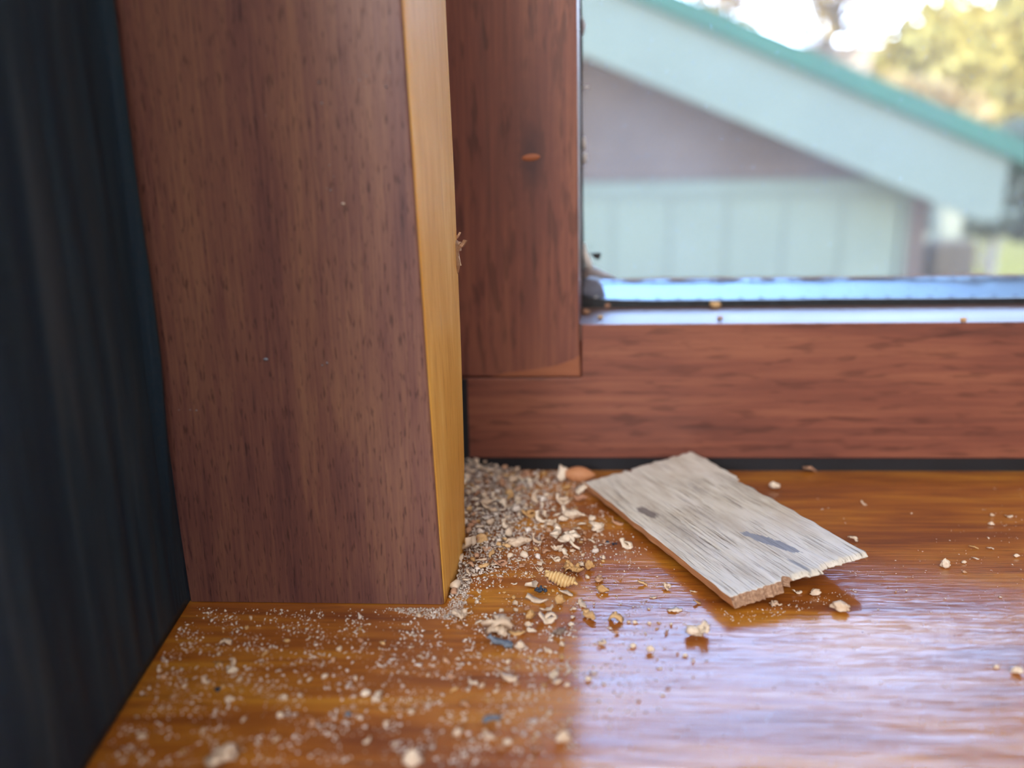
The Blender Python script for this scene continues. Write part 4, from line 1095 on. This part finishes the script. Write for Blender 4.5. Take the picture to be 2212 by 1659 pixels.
# white post beyond the garage
p0 = at(2033, 470, y=8.0); p1 = at(2081, 470, y=8.0); zt_ = at(2056, 428, y=8.0).z; zb_ = at(2056, 516, y=8.0).z
tag(box('garden_kerb', (at(2012, 500, y=7.6).x, 7.5, GZ), (at(2108, 500, y=7.6).x, 7.75, at(2056, 518, y=7.6).z), plain('brown_stone', (.06, .042, .024), .9, .3, 8, .1), bevel=.05), 'low brown blurry stone block at the foot of the cream post', 'stone')
po = thing('garden_post', ((p0.x+p1.x)/2, 8.1, GZ), 'blurry cream white post in the garden right of the garage', 'post')
box('post_shaft', (p0.x, 8.0, GZ), (p1.x, 8.2, zt_), M_white, po, bevel=.01)
box('post_cap', (p0.x-.03, 7.97, zt_), (p1.x+.03, 8.23, zt_+.05), M_white, po, bevel=.01)
box('post_foot', (p0.x-.05, 7.95, GZ), (p1.x+.05, 8.25, GZ+.25), plain('grey_stone', (.2, .2, .17), .8), po, bevel=.01)

# bushes, trees
def leaf_mat(name, c1, c2):
    m, t, N, L, B = newmat(name); o = N.new('ShaderNodeTexCoord').outputs['Object']
    L.new(ramp(N, L, noise_node(N, L, o, 1.1, 3), [(.35, c1), (.65, c2)]), B.inputs['Base Color']); B.inputs['Roughness'].default_value = .7
    return m
M_leafY = leaf_mat('yellow_olive_leaves', (.26, .17, .02), (.42, .29, .045))
M_leafO = leaf_mat('orange_tan_leaves', (.34, .20, .05), (.46, .29, .09))
M_leafG = leaf_mat('grey_green_leaves', (.045, .05, .025), (.10, .10, .05))
M_twig = plain('tan_twigs', (.14, .10, .065), .8, .2, 3, .1)  # even tan colour of the twigs
M_bark = plain('grey_brown_bark', (.20, .16, .12), .8, .2, 3)
def crown(name, blobs, n, ls, mat, parent, seed):
    r = np.random.RandomState(seed); V = []; w_ = np.array([b[3]**3 for b in blobs]); w_ = w_/w_.sum()
    cnt = r.multinomial(n, w_); P = []
    for (x, y, z, rad), c in zip(blobs, cnt):
        d = r.normal(size=(c, 3)); d /= np.linalg.norm(d, axis=1)[:, None]; d *= (rad*r.uniform(.35, 1, c)**.5)[:, None]; P.append(d+np.array([x, y, z]))
    P = np.vstack(P); m_ = len(P); a = r.normal(size=(m_, 3)); a /= np.linalg.norm(a, axis=1)[:, None]; b = np.cross(a, r.normal(size=(m_, 3))); b /= np.linalg.norm(b, axis=1)[:, None]
    s = r.uniform(.6, 1.3, m_)[:, None]*ls
    V = np.stack([P-a*s, P+b*s*.45, P+a*s, P-b*s*.45], 1).reshape(-1, 3)
    Fc = [(i*4, i*4+1, i*4+2, i*4+3) for i in range(m_)]
    o = obj(name, V, Fc, mat, parent); return o
def tree(label, px, pbase_y, y, blobs_px, n, ls, mat, seed, trunk=.12, name='leafy_tree', cat='tree'):
    bl = []
    for bx, by, br in blobs_px:
        p = at(bx, by, y=y); s = br/F*y; bl.append((p.x, y+noise.noise(Vector((bx, by, 1)))*s, p.z, s))
    base = at(px, pbase_y, y=y)
    t = thing(name, (base.x, y, GZ), label, cat)
    top = max(b[2] for b in bl)
    tube('trunk', [(base.x, y, GZ), (base.x+.05, y, (GZ+top)/2), (base.x-.05, y, top-.2)], [trunk, trunk*.7, trunk*.25], M_bark, t)
    rr = random.Random(seed)
    for b in bl[:6]:
        tube('branch', [(base.x, y, (GZ*.4+b[2]*.6)), ((base.x+b[0])/2, (y+b[1])/2, (GZ*.2+b[2]*.8)), (b[0], b[1], b[2]+b[3]*.4)], [trunk*.35, trunk*.22, trunk*.08], M_bark, t)
    crown('foliage', bl, n, ls, mat, t, seed)
    return t
tree('blurry yellow green tree at the upper right beyond the garage roof', 2080, 300, 16, [(2000, 150, 85), (2090, 120, 90), (2170, 90, 80), (2060, 40, 60), (2180, 190, 80), (2120, 215, 70), (1990, 60, 45), (2250, 60, 110), (2250, 180, 120), (1950, 185, 55), (1930, 130, 40), (1900, 60, 30), (2040, 190, 70)], 9000, .17, M_leafY, 3)
tree('blurry yellow shrub in front of the tan building above the green roof', 1930, 200, 13, [(1925, 195, 30), (1960, 205, 35), (2010, 225, 45), (2080, 255, 50)], 1200, .13, M_leafO, 4, .05, 'shrub', 'shrub')
tree('blurry grey green bush behind the end of the bargeboard at right', 2150, 470, 10, [(2020, 450, 45), (2060, 470, 38), (2100, 450, 50), (2150, 450, 50), (2200, 440, 60), (2130, 480, 35), (2200, 475, 38), (2250, 450, 70), (2200, 350, 55), (2180, 300, 40), (2260, 330, 70)], 5200, .10, M_leafG, 5, .05, 'bush', 'shrub')
def bare(label, px, y, seed, xs_, hpx):
    r = random.Random(seed); p = at(px, 60, y=y); t = thing('bare_tree', (p.x, y, GZ), label, 'tree')
    top = at(px, hpx, y=y).z
    tube('trunk', [(p.x, y, GZ), (p.x+.1, y, (GZ+top)*.5), (p.x, y, top)], [.16, .10, .03], M_bark, t)
    globals()['_last_bare'] = t
    for k in range(90):
        z0 = GZ+(top-GZ)*r.uniform(.45, .95); a = r.uniform(0, 6.28); ln = r.uniform(.6, 1.7)*xs_; ri = r.uniform(.5, 1.1)
        q = Vector((p.x, y, z0)); e1 = q+Vector((cos(a)*ln*.5, sin(a)*ln*.5, ri*.6)); e2 = q+Vector((cos(a)*ln, sin(a)*ln, ri*1.6))
        tube('branch', [q, e1, e2], [.05, .035, .02], M_twig, t, n=5)
def twigs(t, px_blobs, y, n, seed):
    crown('twigs', [((p := at(bx, by, y=y)).x, y, p.z, br/F*y) for bx, by, br in px_blobs], n, .16, M_leafO, t, seed)
bt1 = bare('blurry thin bare tree left of the tan building against the white sky', 1560, 24, 1, 1.0, -60)
twigs(_last_bare, [(1545, -5, 42), (1590, 25, 38), (1630, 45, 30), (1560, -60, 60)], 24, 520, 31)
bt2 = bare('blurry thin bare tree above the tan roof against the white sky', 1800, 22, 2, 1.1, -80)
twigs(_last_bare, [(1760, 20, 35), (1800, -10, 45), (1830, 30, 35), (1780, 60, 30), (1810, -80, 60)], 22, 620, 32)
# tan building far behind
f0 = at(1712, 75, y=30); f1 = at(2120, 72, y=30)
bl_ = thing('tan_house', ((f0.x+f1.x)/2, 32, GZ), 'blurry tan roofed house behind the yellow tree', 'house')
V = [Vector((f0.x-.8, 29, f0.z-2.4)), Vector((f1.x+.5, 29, f0.z-2.4)), Vector((f1.x, 32, f1.z)), Vector((f0.x+.9, 32, f0.z))]
prism('roof', V, [v+Vector((0, .05, -.25)) for v in V], M_tan, bl_)
box('wall', (f0.x, 30, GZ), (f1.x, 34, f0.z-1.9), M_white, bl_)
# white rail beyond
p0 = at(2140, 285, y=14); tag(box('garden_rail', (p0.x, 14, p0.z-.04), (p0.x+4, 14.05, p0.z+.02), M_white), 'thin blurry white rail at right between tree and green roof', 'rail')
